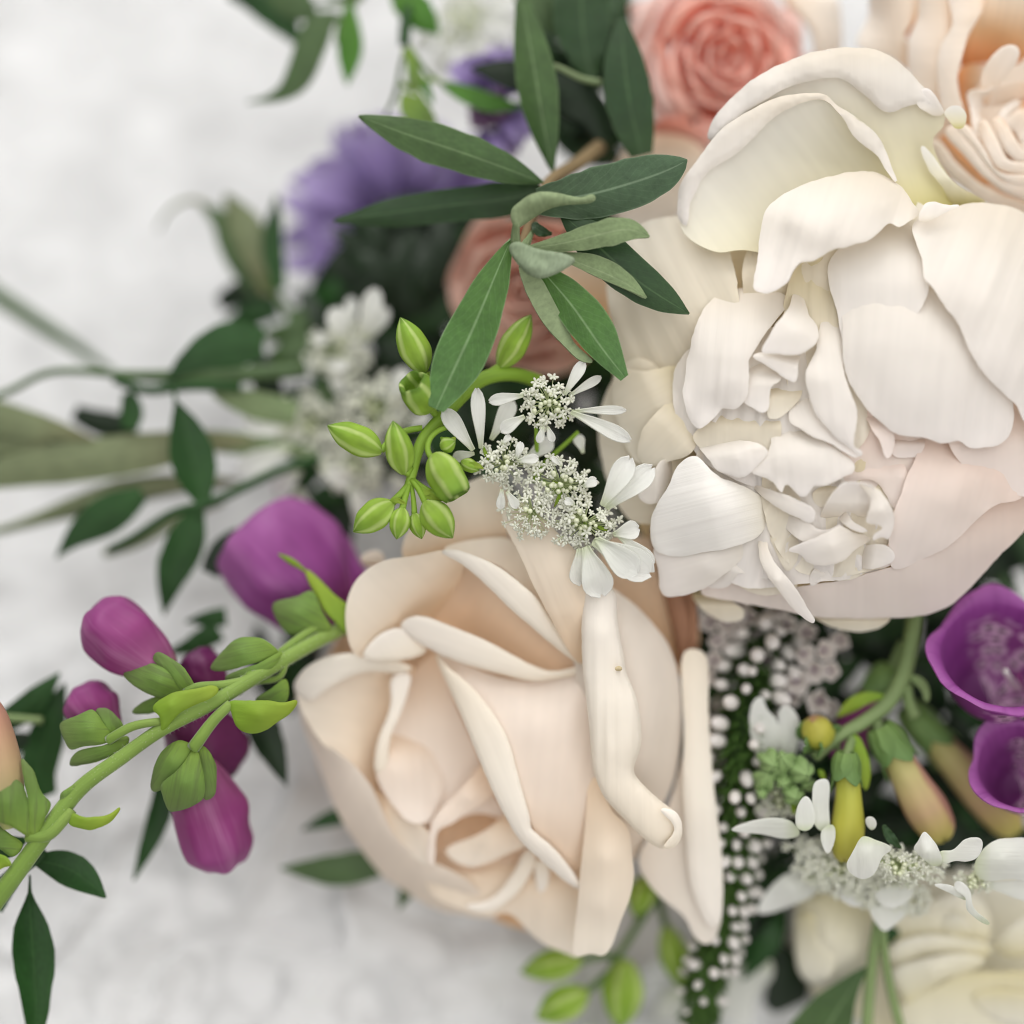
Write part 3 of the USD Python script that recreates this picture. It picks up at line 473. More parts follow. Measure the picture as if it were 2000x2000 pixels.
# left middle
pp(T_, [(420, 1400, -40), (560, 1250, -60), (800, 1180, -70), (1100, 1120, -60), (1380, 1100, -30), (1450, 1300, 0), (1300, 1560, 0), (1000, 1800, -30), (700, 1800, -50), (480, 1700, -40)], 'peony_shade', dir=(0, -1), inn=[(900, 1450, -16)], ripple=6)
pp(T_, [(880, 1420, 10), (960, 1320, 20), (1130, 1230, 30), (1340, 1200, 40), (1420, 1400, 50), (1350, 1700, 40), (1000, 1900, 14), (930, 1700, 8), (890, 1560, 8)], 'peony', dir=(0, 1), inn=[(1100, 1500, 40)])
pp(M_, [(390, -40, 0), (290, 140, 6), (255, 300, 10), (235, 440, 12), (240, 520, 12), (262, 590, 12), (312, 652, 14), (370, 622, 18), (430, 562, 22), (450, 545, 26), (510, 550, 28), (562, 505, 32), (582, 460, 34), (586, 360, 36), (592, 280, 40), (640, 200, 36), (740, 60, 30), (800, -40, 24), (620, -100, 10)],
   'peony', inn=[(430, 250, 46), (380, 450, 40), (500, 400, 50), (550, 100, 42)], dir=(-0.1, 1), roll=14, ripple=5, step=5)
pp(M_, [(585, 285, 26), (640, 300, 28), (720, 340, 30), (760, 380, 26), (745, 400, 24), (712, 425, 22), (700, 470, 20), (692, 545, 18), (662, 572, 18), (610, 545, 18), (555, 510, 16), (570, 400, 16)], 'peony', dir=(0, 1), roll=8, ripple=5, step=3.5)
pp(M_, [(700, 425, -4), (760, 388, 0), (850, 400, 4), (870, 470, -10), (800, 560, -10), (740, 602, 0), (690, 590, 4), (690, 500, 0)], 'peony_shade', dir=(0, 1), ripple=4)
pp(M_, [(610, 262, 40), (680, 240, 46), (760, 245, 44), (860, 255, 34), (850, 320, 34), (836, 402, 34), (780, 382, 38), (730, 345, 42), (660, 300, 44)], 'peony', dir=(-0.3, 1), roll=7, ripple=3, step=3.5)
pp(M_, [(830, -70, 44), (800, 0, 56), (740, 82, 64), (692, 160, 66), (658, 240, 60), (700, 250, 62), (760, 254, 62), (860, 252, 54), (922, 220, 46), (952, 188, 40), (962, 140, 34), (940, 80, 32), (910, 40, 34), (880, -50, 38)], 'peony', inn=[(830, 130, 74)], dir=(-0.5, 1), roll=9, step=3.5)
pp(M_, [(960, 170, 26), (925, 290, 36), (893, 355, 44), (900, 420, 44), (912, 470, 44), (940, 560, 44), (1000, 642, 44), (1080, 722, 42), (1145, 772, 38), (1192, 802, 34), (1196, 778, 38), (1155, 752, 46), (1170, 600, 40), (1150, 500, 36), (1100, 350, 20), (1085, 150, 14), (1050, -40, 10), (980, 60, 14)],
   'peony', inn=[(1010, 400, 56), (1080, 620, 54), (1000, 200, 34)], dir=(0.1, 1), roll=9, ripple=3, step=4)
pp(M_, [(830, 420, 0), (812, 480, 10), (806, 560, 14), (812, 622, 16), (860, 650, 22), (905, 682, 26), (960, 712, 30), (1020, 732, 30), (1100, 782, 30), (1160, 808, 28), (1198, 792, 26), (1120, 740, 20), (1000, 640, 14), (930, 540, 8), (900, 440, 0), (880, 380, -6)], 'peony', dir=(0.4, 1), roll=9, ripple=2, step=3.5)
pp(M_, [(880, 240, -50), (960, 160, -40), (970, 240, -60), (900, 350, -60), (860, 400, -60), (840, 330, -60)], 'peony_heart')
pp(M_, [(285, 700, -20), (330, 645, -16), (440, 560, -10), (560, 515, -10), (660, 570, -10), (745, 600, -10), (760, 680, -12), (700, 790, -20), (560, 800, -30), (380, 790, -30)], 'peony_shade', dir=(0, 1), ripple=4)
pp(M_, [(278, 705, 10), (340, 735, 10), (400, 735, 12), (500, 722, 14), (580, 722, 16), (650, 742, 18), (692, 782, 20), (650, 835, 24), (600, 885, 28), (540, 917, 28), (480, 905, 26), (420, 882, 22), (350, 795, 14)], 'peony', inn=[(520, 810, 42)], dir=(0.2, 1), roll=9, step=3.5)
pp(M_, [(812, 610, 0), (740, 590, 0), (712, 680, 10), (692, 780, 16), (640, 840, 16), (600, 890, 14), (650, 910, 24), (720, 945, 30), (765, 1000, 34), (785, 962, 34), (840, 1000, 38), (870, 1022, 38), (902, 1010, 36), (942, 966, 34), (1000, 962, 32), (1080, 922, 28), (1145, 892, 24), (1155, 850, 20), (1090, 785, 12), (960, 705, 2)], 'peony', inn=[(850, 830, 42), (980, 860, 40), (740, 850, 36)], dir=(0.1, 1), roll=10, ripple=5, step=4)
pp(M_, [(1080, 790, -20), (1180, 755, -10), (1300, 770, -6), (1400, 815, -6), (1440, 915, -10), (1415, 1040, -16), (1380, 1090, -20), (1290, 960, -30), (1190, 930, -36), (1100, 930, -30)], 'peony_blush', dir=(0, 1), ripple=4, roll=8, step=4)
pp(M_, [(1170, 540, -4), (1215, 600, 2), (1250, 660, 6), (1300, 740, 10), (1330, 815, 8), (1352, 800, 4), (1370, 690, 0), (1330, 620, -8), (1230, 540, -10)], 'peony_blush', dir=(0.3, 1), roll=7, step=3.5)
pp(M_, [(1350, 690, -16), (1450, 690, -16), (1535, 705, -14), (1500, 800, -24), (1440, 810, -24), (1370, 800, -20)], 'peony_blush', dir=(0, 1), step=4)
# lower left, silvery
pp(M_, [(80, 1300, -30), (100, 1420, -26), (108, 1520, -24), (140, 1556, -24), (180, 1562, -24), (300, 1532, -22), (400, 1482, -16), (500, 1402, -6), (600, 1310, 0), (660, 1230, 4), (560, 1200, 0), (300, 1250, -20)], 'peony', inn=[(350, 1400, 6)], dir=(-1, 0.3), roll=12, ripple=5, step=4.5)
pp(M_, [(-10, 1010, -40), (60, 900, -30), (110, 830, -20), (160, 830, -20), (160, 960, -30), (60, 1060, -40)], 'peony', dir=(-1, 0), roll=8, ripple=4, step=4)
pp(M_, [(60, 1170, 0), (100, 1050, 10), (160, 955, 16), (200, 860, 18), (290, 802, 16), (345, 838, 22), (430, 915, 28), (560, 965, 30), (650, 1015, 28), (722, 1078, 24), (690, 1170, 26), (625, 1240, 24), (500, 1292, 20), (400, 1312, 16), (300, 1328, 10), (210, 1342, 2), (90, 1312, -8), (62, 1250, -6)],
   'peony_silver', inn=[(350, 1050, 64), (500, 1120, 60), (250, 1200, 40), (400, 960, 50)], dir=(-1, 0.25), roll=16, ripple=5, step=5)
# open heart
pp(M_, [(590, 950, 20), (680, 972, 24), (760, 1002, 28), (900, 1060, 30), (948, 1112, 28), (922, 1162, 24), (860, 1140, 26), (800, 1110, 26), (700, 1050, 22)], 'peony', dir=(1, 0.4), roll=7, step=3)
pp(M_, [(700, 1090, -10), (800, 1120, -6), (900, 1160, 0), (1000, 1200, 6), (1080, 1170, 10), (1060, 1230, 8), (900, 1270, 6), (820, 1220, -4), (740, 1160, -10)], 'peony', dir=(1, 0.3), roll=7, ripple=4, step=3.5)
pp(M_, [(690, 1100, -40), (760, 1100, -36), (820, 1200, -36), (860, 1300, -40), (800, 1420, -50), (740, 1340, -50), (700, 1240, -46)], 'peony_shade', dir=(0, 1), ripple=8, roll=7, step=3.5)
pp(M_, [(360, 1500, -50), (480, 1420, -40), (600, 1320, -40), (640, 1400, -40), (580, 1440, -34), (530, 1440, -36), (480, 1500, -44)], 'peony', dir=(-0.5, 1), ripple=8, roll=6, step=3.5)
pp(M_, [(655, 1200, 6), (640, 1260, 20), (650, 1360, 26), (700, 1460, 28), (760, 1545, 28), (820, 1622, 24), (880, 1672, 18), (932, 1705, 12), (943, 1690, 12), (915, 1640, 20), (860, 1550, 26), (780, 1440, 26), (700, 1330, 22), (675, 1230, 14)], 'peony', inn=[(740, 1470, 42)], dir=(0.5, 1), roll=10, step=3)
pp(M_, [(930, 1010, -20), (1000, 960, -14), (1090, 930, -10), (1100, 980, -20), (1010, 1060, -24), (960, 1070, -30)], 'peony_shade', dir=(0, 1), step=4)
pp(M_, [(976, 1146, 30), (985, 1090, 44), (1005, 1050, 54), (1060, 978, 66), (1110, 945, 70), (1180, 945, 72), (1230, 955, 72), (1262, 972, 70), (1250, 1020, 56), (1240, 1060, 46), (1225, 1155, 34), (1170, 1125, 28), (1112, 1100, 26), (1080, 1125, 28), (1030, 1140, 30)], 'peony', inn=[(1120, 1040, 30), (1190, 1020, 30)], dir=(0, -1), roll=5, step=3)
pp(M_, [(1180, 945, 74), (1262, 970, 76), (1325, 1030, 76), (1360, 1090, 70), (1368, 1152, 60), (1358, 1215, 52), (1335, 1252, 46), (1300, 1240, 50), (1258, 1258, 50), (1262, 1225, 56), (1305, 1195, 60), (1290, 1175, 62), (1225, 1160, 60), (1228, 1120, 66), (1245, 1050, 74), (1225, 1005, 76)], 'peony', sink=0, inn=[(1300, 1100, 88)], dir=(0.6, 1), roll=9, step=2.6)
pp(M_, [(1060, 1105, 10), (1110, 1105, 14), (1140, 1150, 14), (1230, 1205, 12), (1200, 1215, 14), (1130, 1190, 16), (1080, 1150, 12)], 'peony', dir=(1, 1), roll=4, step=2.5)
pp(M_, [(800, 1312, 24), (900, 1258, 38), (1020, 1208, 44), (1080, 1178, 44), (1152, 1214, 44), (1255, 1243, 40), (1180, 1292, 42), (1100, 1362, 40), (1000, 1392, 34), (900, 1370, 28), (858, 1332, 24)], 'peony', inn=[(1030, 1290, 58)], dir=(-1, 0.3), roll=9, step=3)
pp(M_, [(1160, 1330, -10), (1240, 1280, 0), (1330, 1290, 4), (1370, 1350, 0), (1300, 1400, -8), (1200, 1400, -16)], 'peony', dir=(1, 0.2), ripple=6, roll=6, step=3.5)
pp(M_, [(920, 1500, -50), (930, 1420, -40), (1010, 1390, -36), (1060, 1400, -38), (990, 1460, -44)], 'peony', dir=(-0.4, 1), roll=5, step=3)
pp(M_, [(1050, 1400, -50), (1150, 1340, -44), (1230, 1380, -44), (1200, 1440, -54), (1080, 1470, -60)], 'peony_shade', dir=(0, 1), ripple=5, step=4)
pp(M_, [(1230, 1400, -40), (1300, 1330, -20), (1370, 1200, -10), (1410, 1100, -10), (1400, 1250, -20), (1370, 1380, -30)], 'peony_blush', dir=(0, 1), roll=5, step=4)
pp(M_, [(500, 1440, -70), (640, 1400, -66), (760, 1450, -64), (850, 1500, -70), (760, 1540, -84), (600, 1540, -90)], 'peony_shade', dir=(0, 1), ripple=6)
# torn, faded tip of the top petal
pp(T_, [(1355, 560, 50), (1390, 480, 52), (1440, 500, 50), (1485, 570, 44), (1500, 610, 40), (1450, 625, 40), (1400, 600, 46)], 'peony', sink=0, roll=6, step=2.5, ripple=6, name='petal_tip')
pp(T_, [(1500, 610, 34), (1560, 570, 40), (1605, 590, 40), (1620, 640, 36), (1600, 690, 34), (1560, 690, 34), (1530, 650, 32)], 'peony_cup', sink=0, roll=0, ripple=5, step=2.5, name='petal_tip')

# ------------------------------------------------------------------ cream rose
ro = thing('cream_rose', 'cream rose with rolled petal rims and peach folds, beside the foxglove stem', 'rose', (980, 1450, -320))
def rz(q): return [(a[0], a[1], -60 + 0.78 * ((a[2] if len(a) > 2 else 0) + 60)) for a in q]
def rp(pts, m='rose', name='petal', fr=R_, **k):
    pts = rz(pts); k['inn'] = rz(k.get('inn', ()))
    if name != 'petal_rim': k.setdefault('sink', 32)
    k.setdefault('rk', 0.32 if name == 'petal_rim' else 0.14); k.setdefault('thick', 2.5); k.setdefault('crease', 0.8 if name == 'petal_rim' else 3.0)
    return put(ro, name, sheet(fr, pts, **k), m)
rp([(1340, 140, -260), (1440, 100, -250), (1640, 150, -250), (1720, 330, -250), (1740, 600, -260), (1600, 700, -270), (1400, 400, -260)], 'rose_deep', dir=(0, -1), roll=10)
put(ro, 'flower_base', sheet(R_, [(250, 500, -270), (600, 150, -240), (1000, 120, -220), (1400, 420, -220), (1620, 700, -250), (1600, 1100, -270), (1400, 1500, -290), (1100, 1750, -300), (700, 1600, -310), (350, 1350, -310), (130, 950, -300)], inn=[(800, 900, -310)], wob=0), 'rose_deep')
rp([(1180, 250, -170), (1400, 330, -140), (1520, 430, -140), (1620, 560, -155), (1668, 720, -165), (1675, 900, -175), (1652, 1080, -180), (1600, 1220, -180), (1520, 1380, -185), (1440, 1480, -190), (1300, 1300, -150), (1250, 900, -120), (1210, 550, -130)], 'rose_outer', inn=[(1450, 700, -62), (1560, 900, -85), (1400, 1100, -70), (1450, 480, -80)], dir=(0.2, -1), roll=18)
rp([(1500, 1440, -190), (1600, 1280, -190), (1680, 1040, -180), (1720, 980, -180), (1800, 1300, -180), (1848, 1660, -190), (1820, 1780, -200), (1785, 1812, -200), (1740, 1790, -200), (1690, 1700, -200), (1620, 1640, -205), (1540, 1560, -205)], 'rose_outer', dir=(0.2, 1), roll=12)
rp([(1688, 590, -150), (1730, 574, -150), (1774, 598, -155), (1788, 800, -150), (1802, 1050, -150), (1822, 1250, -150), (1845, 1450, -155), (1848, 1640, -165), (1832, 1725, -170), (1800, 1738, -170), (1752, 1660, -165), (1716, 1550, -160), (1694, 1350, -155), (1684, 1100, -150), (1687, 850, -150)], 'rose_rim', dir=(0, 1), roll=22, name='petal_rim')
rp([(60, 720, -250), (75, 830, -250), (110, 950, -255), (160, 1060, -260), (210, 1200, -262), (270, 1320, -268), (340, 1420, -272), (420, 1520, -275), (520, 1590, -275), (640, 1660, -272), (780, 1692, -268), (900, 1692, -265), (800, 1560, -215), (640, 1470, -200), (480, 1360, -180), (390, 1180, -165), (300, 1060, -165), (200, 980, -180), (110, 880, -205)], 'rose_outer', inn=[(270, 1150, -195), (420, 1360, -205), (600, 1540, -215)], dir=(0.5, -1), roll=20)
rp([(60, 740, -185), (90, 670, -170), (180, 610, -160), (300, 595, -155), (450, 615, -160), (560, 660, -175), (510, 720, -230), (470, 850, -240), (420, 980, -235), (400, 1100, -225), (402, 1190, -205), (300, 1085, -185), (190, 990, -190), (110, 880, -195), (70, 800, -190)], 'rose', inn=[(300, 800, -225), (250, 900, -215), (380, 950, -235)], dir=(-0.8, -0.2))
rp([(56, 745, -176), (95, 660, -158), (190, 608, -146), (300, 591, -140), (440, 610, -142), (545, 655, -155), (500, 672, -160), (380, 668, -158), (260, 700, -162), (160, 765, -172), (115, 790, -178)], 'rose_rim', dir=(-1, 0), roll=16, name='petal_rim')
# bottom
rp([(620, 1470, -215), (720, 1500, -225), (860, 1500, -235), (1000, 1440, -230), (1100, 1450, -220), (1250, 1570, -200), (1250, 1700, -200), (1245, 1862, -215), (1200, 1852, -218), (1110, 1815, -222), (1020, 1740, -226), (950, 1682, -230), (870, 1692, -235), (780, 1672, -238), (690, 1640, -240), (610, 1570, -235)], 'rose', inn=[(1050, 1600, -205), (820, 1580, -240), (1150, 1700, -200)], dir=(-0.1, 1), roll=12)
rp([(1030, 1415, -190), (1062, 1440, -186), (1042, 1520, -190), (980, 1602, -200), (900, 1662, -212), (820, 1675, -220), (775, 1652, -222), (860, 1630, -214), (940, 1560, -204), (990, 1480, -196)], 'rose_rim', dir=(-1, 1), roll=10, step=3, name='petal_rim')
rp([(1072, 1460, -190), (1112, 1470, -190), (1112, 1570, -196), (1086, 1598, -198), (1066, 1540, -196)], 'rose_rim', dir=(0, 1), roll=10, step=3, name='petal_rim')
rp([(640, 1340, -270), (900, 1140, -270), (1000, 1260, -250), (1050, 1400, -240), (900, 1500, -250), (640, 1490, -260)], 'rose_deep', dir=(0, 1))
rp([(690, 1420, -205), (780, 1370, -196), (900, 1300, -190), (985, 1245, -190), (1040, 1380, -176), (980, 1420, -180), (860, 1472, -192), (760, 1480, -202)], 'rose', inn=[(860, 1380, -178)], dir=(-0.3, 1), roll=10, step=4)
rp([(385, 1160, -190), (480, 1235, -178), (590, 1310, -172), (632, 1400, -178), (622, 1480, -190), (560, 1455, -196), (470, 1380, -198), (410, 1280, -196)], 'rose', dir=(0.4, 1), roll=10, step=5)
rp([(880, 1020, -190), (905, 1100, -178), (885, 1185, -172), (800, 1245, -168), (700, 1312, -164), (652, 1345, -166), (636, 1480, -176), (616, 1465, -178), (618, 1360, -168), (640, 1285, -164), (720, 1195, -168), (800, 1105, -176)], 'rose_pink', inn=[(780, 1200, -156)], dir=(-0.7, 0.7), roll=10, step=4)
rp([(520, 700, -240), (560, 660, -235), (655, 590, -225), (720, 770, -225), (800, 960, -225), (900, 1200, -225), (960, 1300, -225), (850, 1265, -215), (700, 1300, -205), (560, 1300, -195), (440, 1180, -195), (420, 1000, -205), (470, 850, -225)], 'rose_pink', inn=[(640, 950, -215), (700, 1100, -215), (600, 760, -240)], dir=(0, 1))
rp([(398, 1000, -172), (440, 920, -185), (520, 900, -205), (600, 960, -212), (662, 1060, -214), (685, 1150, -206), (645, 1250, -186), (600, 1302, -160), (530, 1294, -154), (470, 1232, -158), (415, 1152, -164), (393, 1070, -168)], 'rose_pink', inn=[(500, 1090, -158)], dir=(0.1, 1), roll=14, step=5)
rp([(468, 690, -170), (532, 678, -172), (527, 760, -166), (492, 860, -160), (452, 960, -158), (432, 1080, -162), (398, 1092, -164), (400, 980, -160), (435, 880, -160), (460, 780, -164)], 'rose_rim', dir=(0, -1), roll=12, step=3, name='petal_rim')
# upper part
rp([(510, 190, -150), (525, 90, -140), (600, -10, -130), (740, -100, -125), (900, -150, -130), (965, -40, -140), (945, 60, -150), (960, 160, -170), (880, 175, -180), (780, 185, -185), (700, 165, -175), (600, 185, -160)], 'rose', inn=[(760, 20, -125)], dir=(-0.3, -1), roll=12)
rp([(330, 200, -200), (390, 160, -190), (430, 190, -190), (400, 230, -200)], 'rose_outer', step=4)
rp([(680, 155, -120), (850, 110, -140), (960, 120, -150), (1100, 300, -150), (1275, 640, -120), (1180, 570, -120), (1000, 310, -115), (850, 205, -110)], 'rose', inn=[(950, 200, -140)], dir=(0, -1))
rp([(560, 590, -250), (640, 440, -260), (740, 290, -240), (800, 220, -200), (900, 305, -170), (1050, 455, -150), (1200, 575, -130), (1295, 665, -125), (1150, 690, -170), (1000, 640, -200), (850, 560, -230), (700, 520, -255)], 'rose_deep', inn=[(850, 420, -195), (1000, 530, -170), (1100, 620, -170), (680, 460, -262)], dir=(0.6, -1))
rp([(298, 582, -120), (273, 500, -108), (270, 410, -100), (300, 305, -90), (372, 232, -82), (450, 198, -74), (560, 183, -66), (690, 162, -58), (760, 200, -80), (745, 280, -140), (690, 370, -190), (620, 450, -220), (520, 560, -215), (430, 612, -180), (350, 612, -145)], 'rose', inn=[(420, 380, -100), (560, 340, -120), (480, 480, -150), (350, 480, -108)], dir=(-0.7, -0.7), roll=14)
rp([(345, 605, -120), (380, 540, -112), (440, 500, -112), (500, 490, -118), (570, 540, -130), (605, 580, -140), (520, 617, -130), (430, 622, -124)], 'rose_rim', dir=(-0.5, -1), roll=12, step=4, name='petal_rim')
rp([(672, 166, -52), (720, 158, -46), (800, 182, -42), (900, 227, -40), (1000, 300, -42), (1062, 356, -46), (1112, 428, -54), (1172, 520, -66), (1232, 602, -80), (1266, 645, -88), (1200, 604, -84), (1118, 540, -72), (1048, 480, -62), (958, 402, -54), (878, 322, -50), (800, 252, -48), (730, 202, -50)], 'rose_rim', dir=(-0.7, -0.7), roll=18, step=4, name='petal_rim')
rp([(500, 475, -112), (548, 440, -98), (620, 445, -92), (685, 470, -90), (760, 500, -90), (850, 538, -90), (920, 575, -94), (1000, 618, -100), (1100, 662, -110), (1180, 662, -112), (1275, 652, -112), (1275, 668, -116), (1150, 698, -118), (1050, 704, -114), (980, 692, -110), (900, 672, -106), (760, 632, -104), (640, 582, -108), (545, 525, -114)], 'rose_rim', dir=(-1, -0.3), roll=22, step=4, name='petal_rim')
# the broad face between the two long rims
rp([(650, 600, -200), (760, 635, -170), (900, 690, -160), (1100, 702, -155), (1295, 665, -130), (1320, 900, -100), (1320, 1100, -95), (1290, 1400, -120), (1262, 1575, -150), (1200, 1490, -112), (1100, 1390, -88), (1040, 1290, -72), (1000, 1140, -66), (950, 990, -70), (880, 850, -88), (780, 720, -128)], 'rose_pink', inn=[(1060, 900, -66), (1150, 1150, -66), (1200, 800, -90), (1000, 780, -105), (1200, 1350, -90)], dir=(0.1, -1))
rp([(648, 592, -150), (690, 640, -118), (782, 718, -84), (852, 800, -66), (922, 900, -54), (962, 1000, -48), (1002, 1150, -46), (1040, 1290, -48), (1050, 1330, -52), (1120, 1392, -64), (1200, 1482, -86), (1258, 1582, -112), (1190, 1545, -108), (1130, 1496, -90), (1070, 1440, -74), (1010, 1385, -62), (950, 1295, -56), (870, 1132, -58), (800, 962, -68), (720, 772, -94), (660, 640, -134)], 'rose_rim', dir=(0.4, 1), roll=24, step=4, name='petal_rim')
# front petals
rp([(1300, 1040, -70), (1345, 1160, -60), (1400, 1270, -62), (1448, 1320, -66), (1468, 1430, -74), (1475, 1540, -82), (1452, 1640, -90), (1412, 1740, -98), (1372, 1840, -106), (1340, 1860, -110), (1290, 1852, -112), (1233, 1864, -116), (1224, 1800, -114), (1238, 1680, -106), (1250, 1560, -96), (1265, 1400, -86), (1278, 1250, -76)], 'rose', inn=[(1360, 1450, -50), (1340, 1650, -72)], dir=(0, 1), roll=12)
rp([(930, 0, -50), (1010, -40, -40), (1150, 80, -24), (1280, 230, -14), (1290, 380, -20), (1272, 500, -34), (1266, 632, -50), (1235, 622, -50), (1170, 520, -42), (1100, 390, -36), (1040, 270, -36), (980, 140, -42)], 'rose', inn=[(1150, 250, -12), (1210, 430, -20)], dir=(-0.4, -1), roll=9, step=5)
rp([(1285, 290, -4), (1340, 300, 4), (1394, 340, 0), (1404, 450, 4), (1432, 600, 8), (1440, 660, 8), (1484, 780, 10), (1504, 900, 10), (1498, 1000, 8), (1474, 1080, 4), (1502, 1130, 2), (1590, 1215, -4), (1650, 1262, -10), (1676, 1325, -14), (1666, 1380, -16), (1622, 1408, -16), (1555, 1392, -12), (1435, 1282, -4), (1346, 1180, 0), (1306, 1050, 0), (1296, 950, 2), (1276, 750, 0), (1262, 600, -4), (1262, 400, -6)], 'rose_rim', inn=[(1345, 500, 12), (1385, 800, 15), (1390, 1000, 14)], dir=(0, -1), roll=34, rk=0.48, crease=5, step=4, name='petal_rim')
rp([(1590, 1248, 4), (1640, 1252, 4), (1676, 1306, 0), (1670, 1372, -4), (1632, 1408, -6), (1602, 1404, -4), (1640, 1352, 2), (1636, 1300, 6)], 'rose_rim', roll=9, step=2.5, name='petal_rim')
rp([(1398, 655, 25), (1415, 645, 27), (1427, 656, 24), (1412, 666, 25)], 'scar', step=1.5, roll=4, name='scar')
# ------------------------------------------------------------------ other roses
def rosette(path, c, R, n, seed, mats, z0, depth, tilt=(0, 0), spread=0.8, curl=0.18, squash=1.0, open_=1.0, rmin=0.06):
    """A many-petalled rose: cupped petals wound round the centre c (column, row, z); mats from the heart outwards."""
    rng = random.Random(seed); c = view(np.array([c[0], c[1], z0], float))
    for i in range(n):
        f = i / (n - 1); r = R * (rmin + (1 - rmin) * f ** 0.85); a = i * 2.4 + rng.uniform(-0.3, 0.3)
        w = spread * (1.25 - 0.45 * f) * rng.uniform(0.8, 1.15); h = R * (0.42 + 0.15 * rng.random())
        zr = -depth * f ** 1.4 * R + rng.uniform(-0.03, 0.03) * R
        nu, nv = 15, 12
        us, vs = np.linspace(-1, 1, nu), np.linspace(0, 1, nv)
        P = np.zeros((nv, nu, 3)); ph = rng.uniform(0, 6)
        for j, u in enumerate(us):
            ang = a + u * w
            top = 1 - 0.28 * abs(u) ** 2.5 + 0.03 * math.sin(u * 5 + ph)
            rr = r * (0.62 + 0.38 * vs ** 0.6) + curl * R * (0.3 + 0.7 * f) * np.clip((vs - 0.78) / 0.22, 0, 1) ** 1.6 * (0.6 + 0.4 * math.sin(u * 3 + ph))
            zz = zr - h * (1 - vs) * top - h * (1 - top) - 0.06 * R * np.clip((vs - 0.9) / 0.1, 0, 1) ** 2
            P[:, j] = np.stack([rr * math.cos(ang), rr * math.sin(ang) * squash, zz], -1)
        tx, ty = tilt; Rx = np.array([[1, 0, 0], [0, math.cos(tx), -math.sin(tx)], [0, math.sin(tx), math.cos(tx)]]); Ry = np.array([[math.cos(ty), 0, math.sin(ty)], [0, 1, 0], [-math.sin(ty), 0, math.cos(ty)]])
        P = P @ Rx.T @ Ry.T + c
        uv = np.stack(np.meshgrid(vs, us * w * r / 100 + i * 0.7, indexing='ij')[::-1], -1)
        if i == 0: put(path, 'flower_heart', lathe(None, c + np.array([0, 0, -0.55 * R]), c + np.array([0, 0, -0.3 * R]), [(0, R * 0.2), (0.5, R * 0.5), (1, 1)], sides=16, n=8, raw=True), mats[0])
        put(path, 'petal', gridmesh(P, uv, 4), mats[min(len(mats) - 1, int(f * len(mats)))])

co = thing('coral_rose', 'blurred coral pink rose behind the top petals of the peony', 'rose', (1400, 110, -420))
rosette(co, (1425, 112), 192, 36, 4, ['coral', 'coral', 'coral_pale'], -250, 0.25, tilt=(0.15, 0.1), spread=0.62, curl=0.12)
def cop(pts, m='coral_pale', fr=Frame(1200, 0, 450), **k): return put(co, 'petal', sheet(fr, pts, **k), m)
cop([(130, 60, -330), (330, 10, -310), (560, 60, -290), (520, 300, -290), (380, 330, -300), (230, 250, -330)], 'coral_pale', dir=(-0.4, -1), roll=8)
cop([(300, 1180, -330), (330, 1040, -310), (480, 1000, -290), (700, 1080, -290), (820, 1180, -300), (740, 1300, -330), (500, 1280, -345)], 'coral_pale', dir=(0, 1), roll=8, ripple=8)
cop([(1380, -60, -310), (1720, -40, -290), (1860, -10, -290), (1895, 140, -300), (1900, 330, -320), (1860, 480, -340), (1700, 480, -310), (1640, 250, -290)], 'peach_pale', dir=(1, 0.1), roll=10)
cop([(240, 420, -315), (300, 300, -300), (420, 380, -285), (500, 700, -280), (620, 1000, -290), (430, 1020, -310), (310, 820, -320), (260, 620, -320)], 'coral_pale', dir=(-1, 0.3), roll=10, ripple=6)

cop([(1225, 290, -330), (1290, 262, -310), (1370, 290, -300), (1380, 370, -310), (1310, 430, -330), (1230, 450, -350), (1190, 380, -345)], 'peach_pale', fr=PX, dir=(0, 1), roll=10, ripple=8, rk=0.3)
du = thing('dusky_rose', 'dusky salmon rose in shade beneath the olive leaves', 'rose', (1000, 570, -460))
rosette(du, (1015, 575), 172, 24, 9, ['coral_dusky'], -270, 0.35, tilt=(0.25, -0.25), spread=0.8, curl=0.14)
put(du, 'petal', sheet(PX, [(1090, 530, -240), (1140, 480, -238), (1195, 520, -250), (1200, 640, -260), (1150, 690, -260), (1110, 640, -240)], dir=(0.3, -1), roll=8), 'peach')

pr = thing('peach_rose', 'pale peach garden rose with swirled apricot heart at the upper right corner', 'rose', (1980, 250, -380))
def prp(pts, m='peach', fr=Frame(1600, 0, 400), name='petal', **k):
    k.setdefault('rk', 0.2); k.setdefault('sink', 0 if name == 'flower_base' else 26); k.setdefault('ripple', 4); k.setdefault('wave', 50.0); return put(pr, name, sheet(fr, pts, **k), m)
prp([(1000, -60, -310), (1700, -100, -300), (2300, 0, -300), (2700, 700, -300), (2700, 1500, -290), (2200, 1950, -270), (1700, 1850, -260), (1100, 1600, -240), (900, 1000, -250), (900, 600, -270)], 'peach_pale', name='flower_base', inn=[(1950, 900, -330)], wob=0)
prp([(480, -60, -230), (640, -80, -200), (900, -60, -190), (850, 250, -195), (810, 330, -200), (880, 520, -210), (900, 700, -215), (700, 560, -225), (500, 500, -240), (360, 420, -250), (420, 260, -250), (480, 100, -245)], 'peach_pale', dir=(-1, -0.2), roll=12)
prp([(760, -60, -250), (960, -80, -245), (1000, 100, -245), (900, 330, -245), (800, 340, -250), (740, 250, -255)], 'peach', dir=(0, -1))
prp([(980, -80, -170), (1250, -100, -150), (1300, 200, -140), (1180, 450, -140), (1120, 650, -145), (1090, 880, -160), (980, 900, -175), (860, 700, -190), (840, 560, -190), (860, 330, -190), (930, 150, -185)], 'peach_pale', dir=(-1, 0), roll=10)
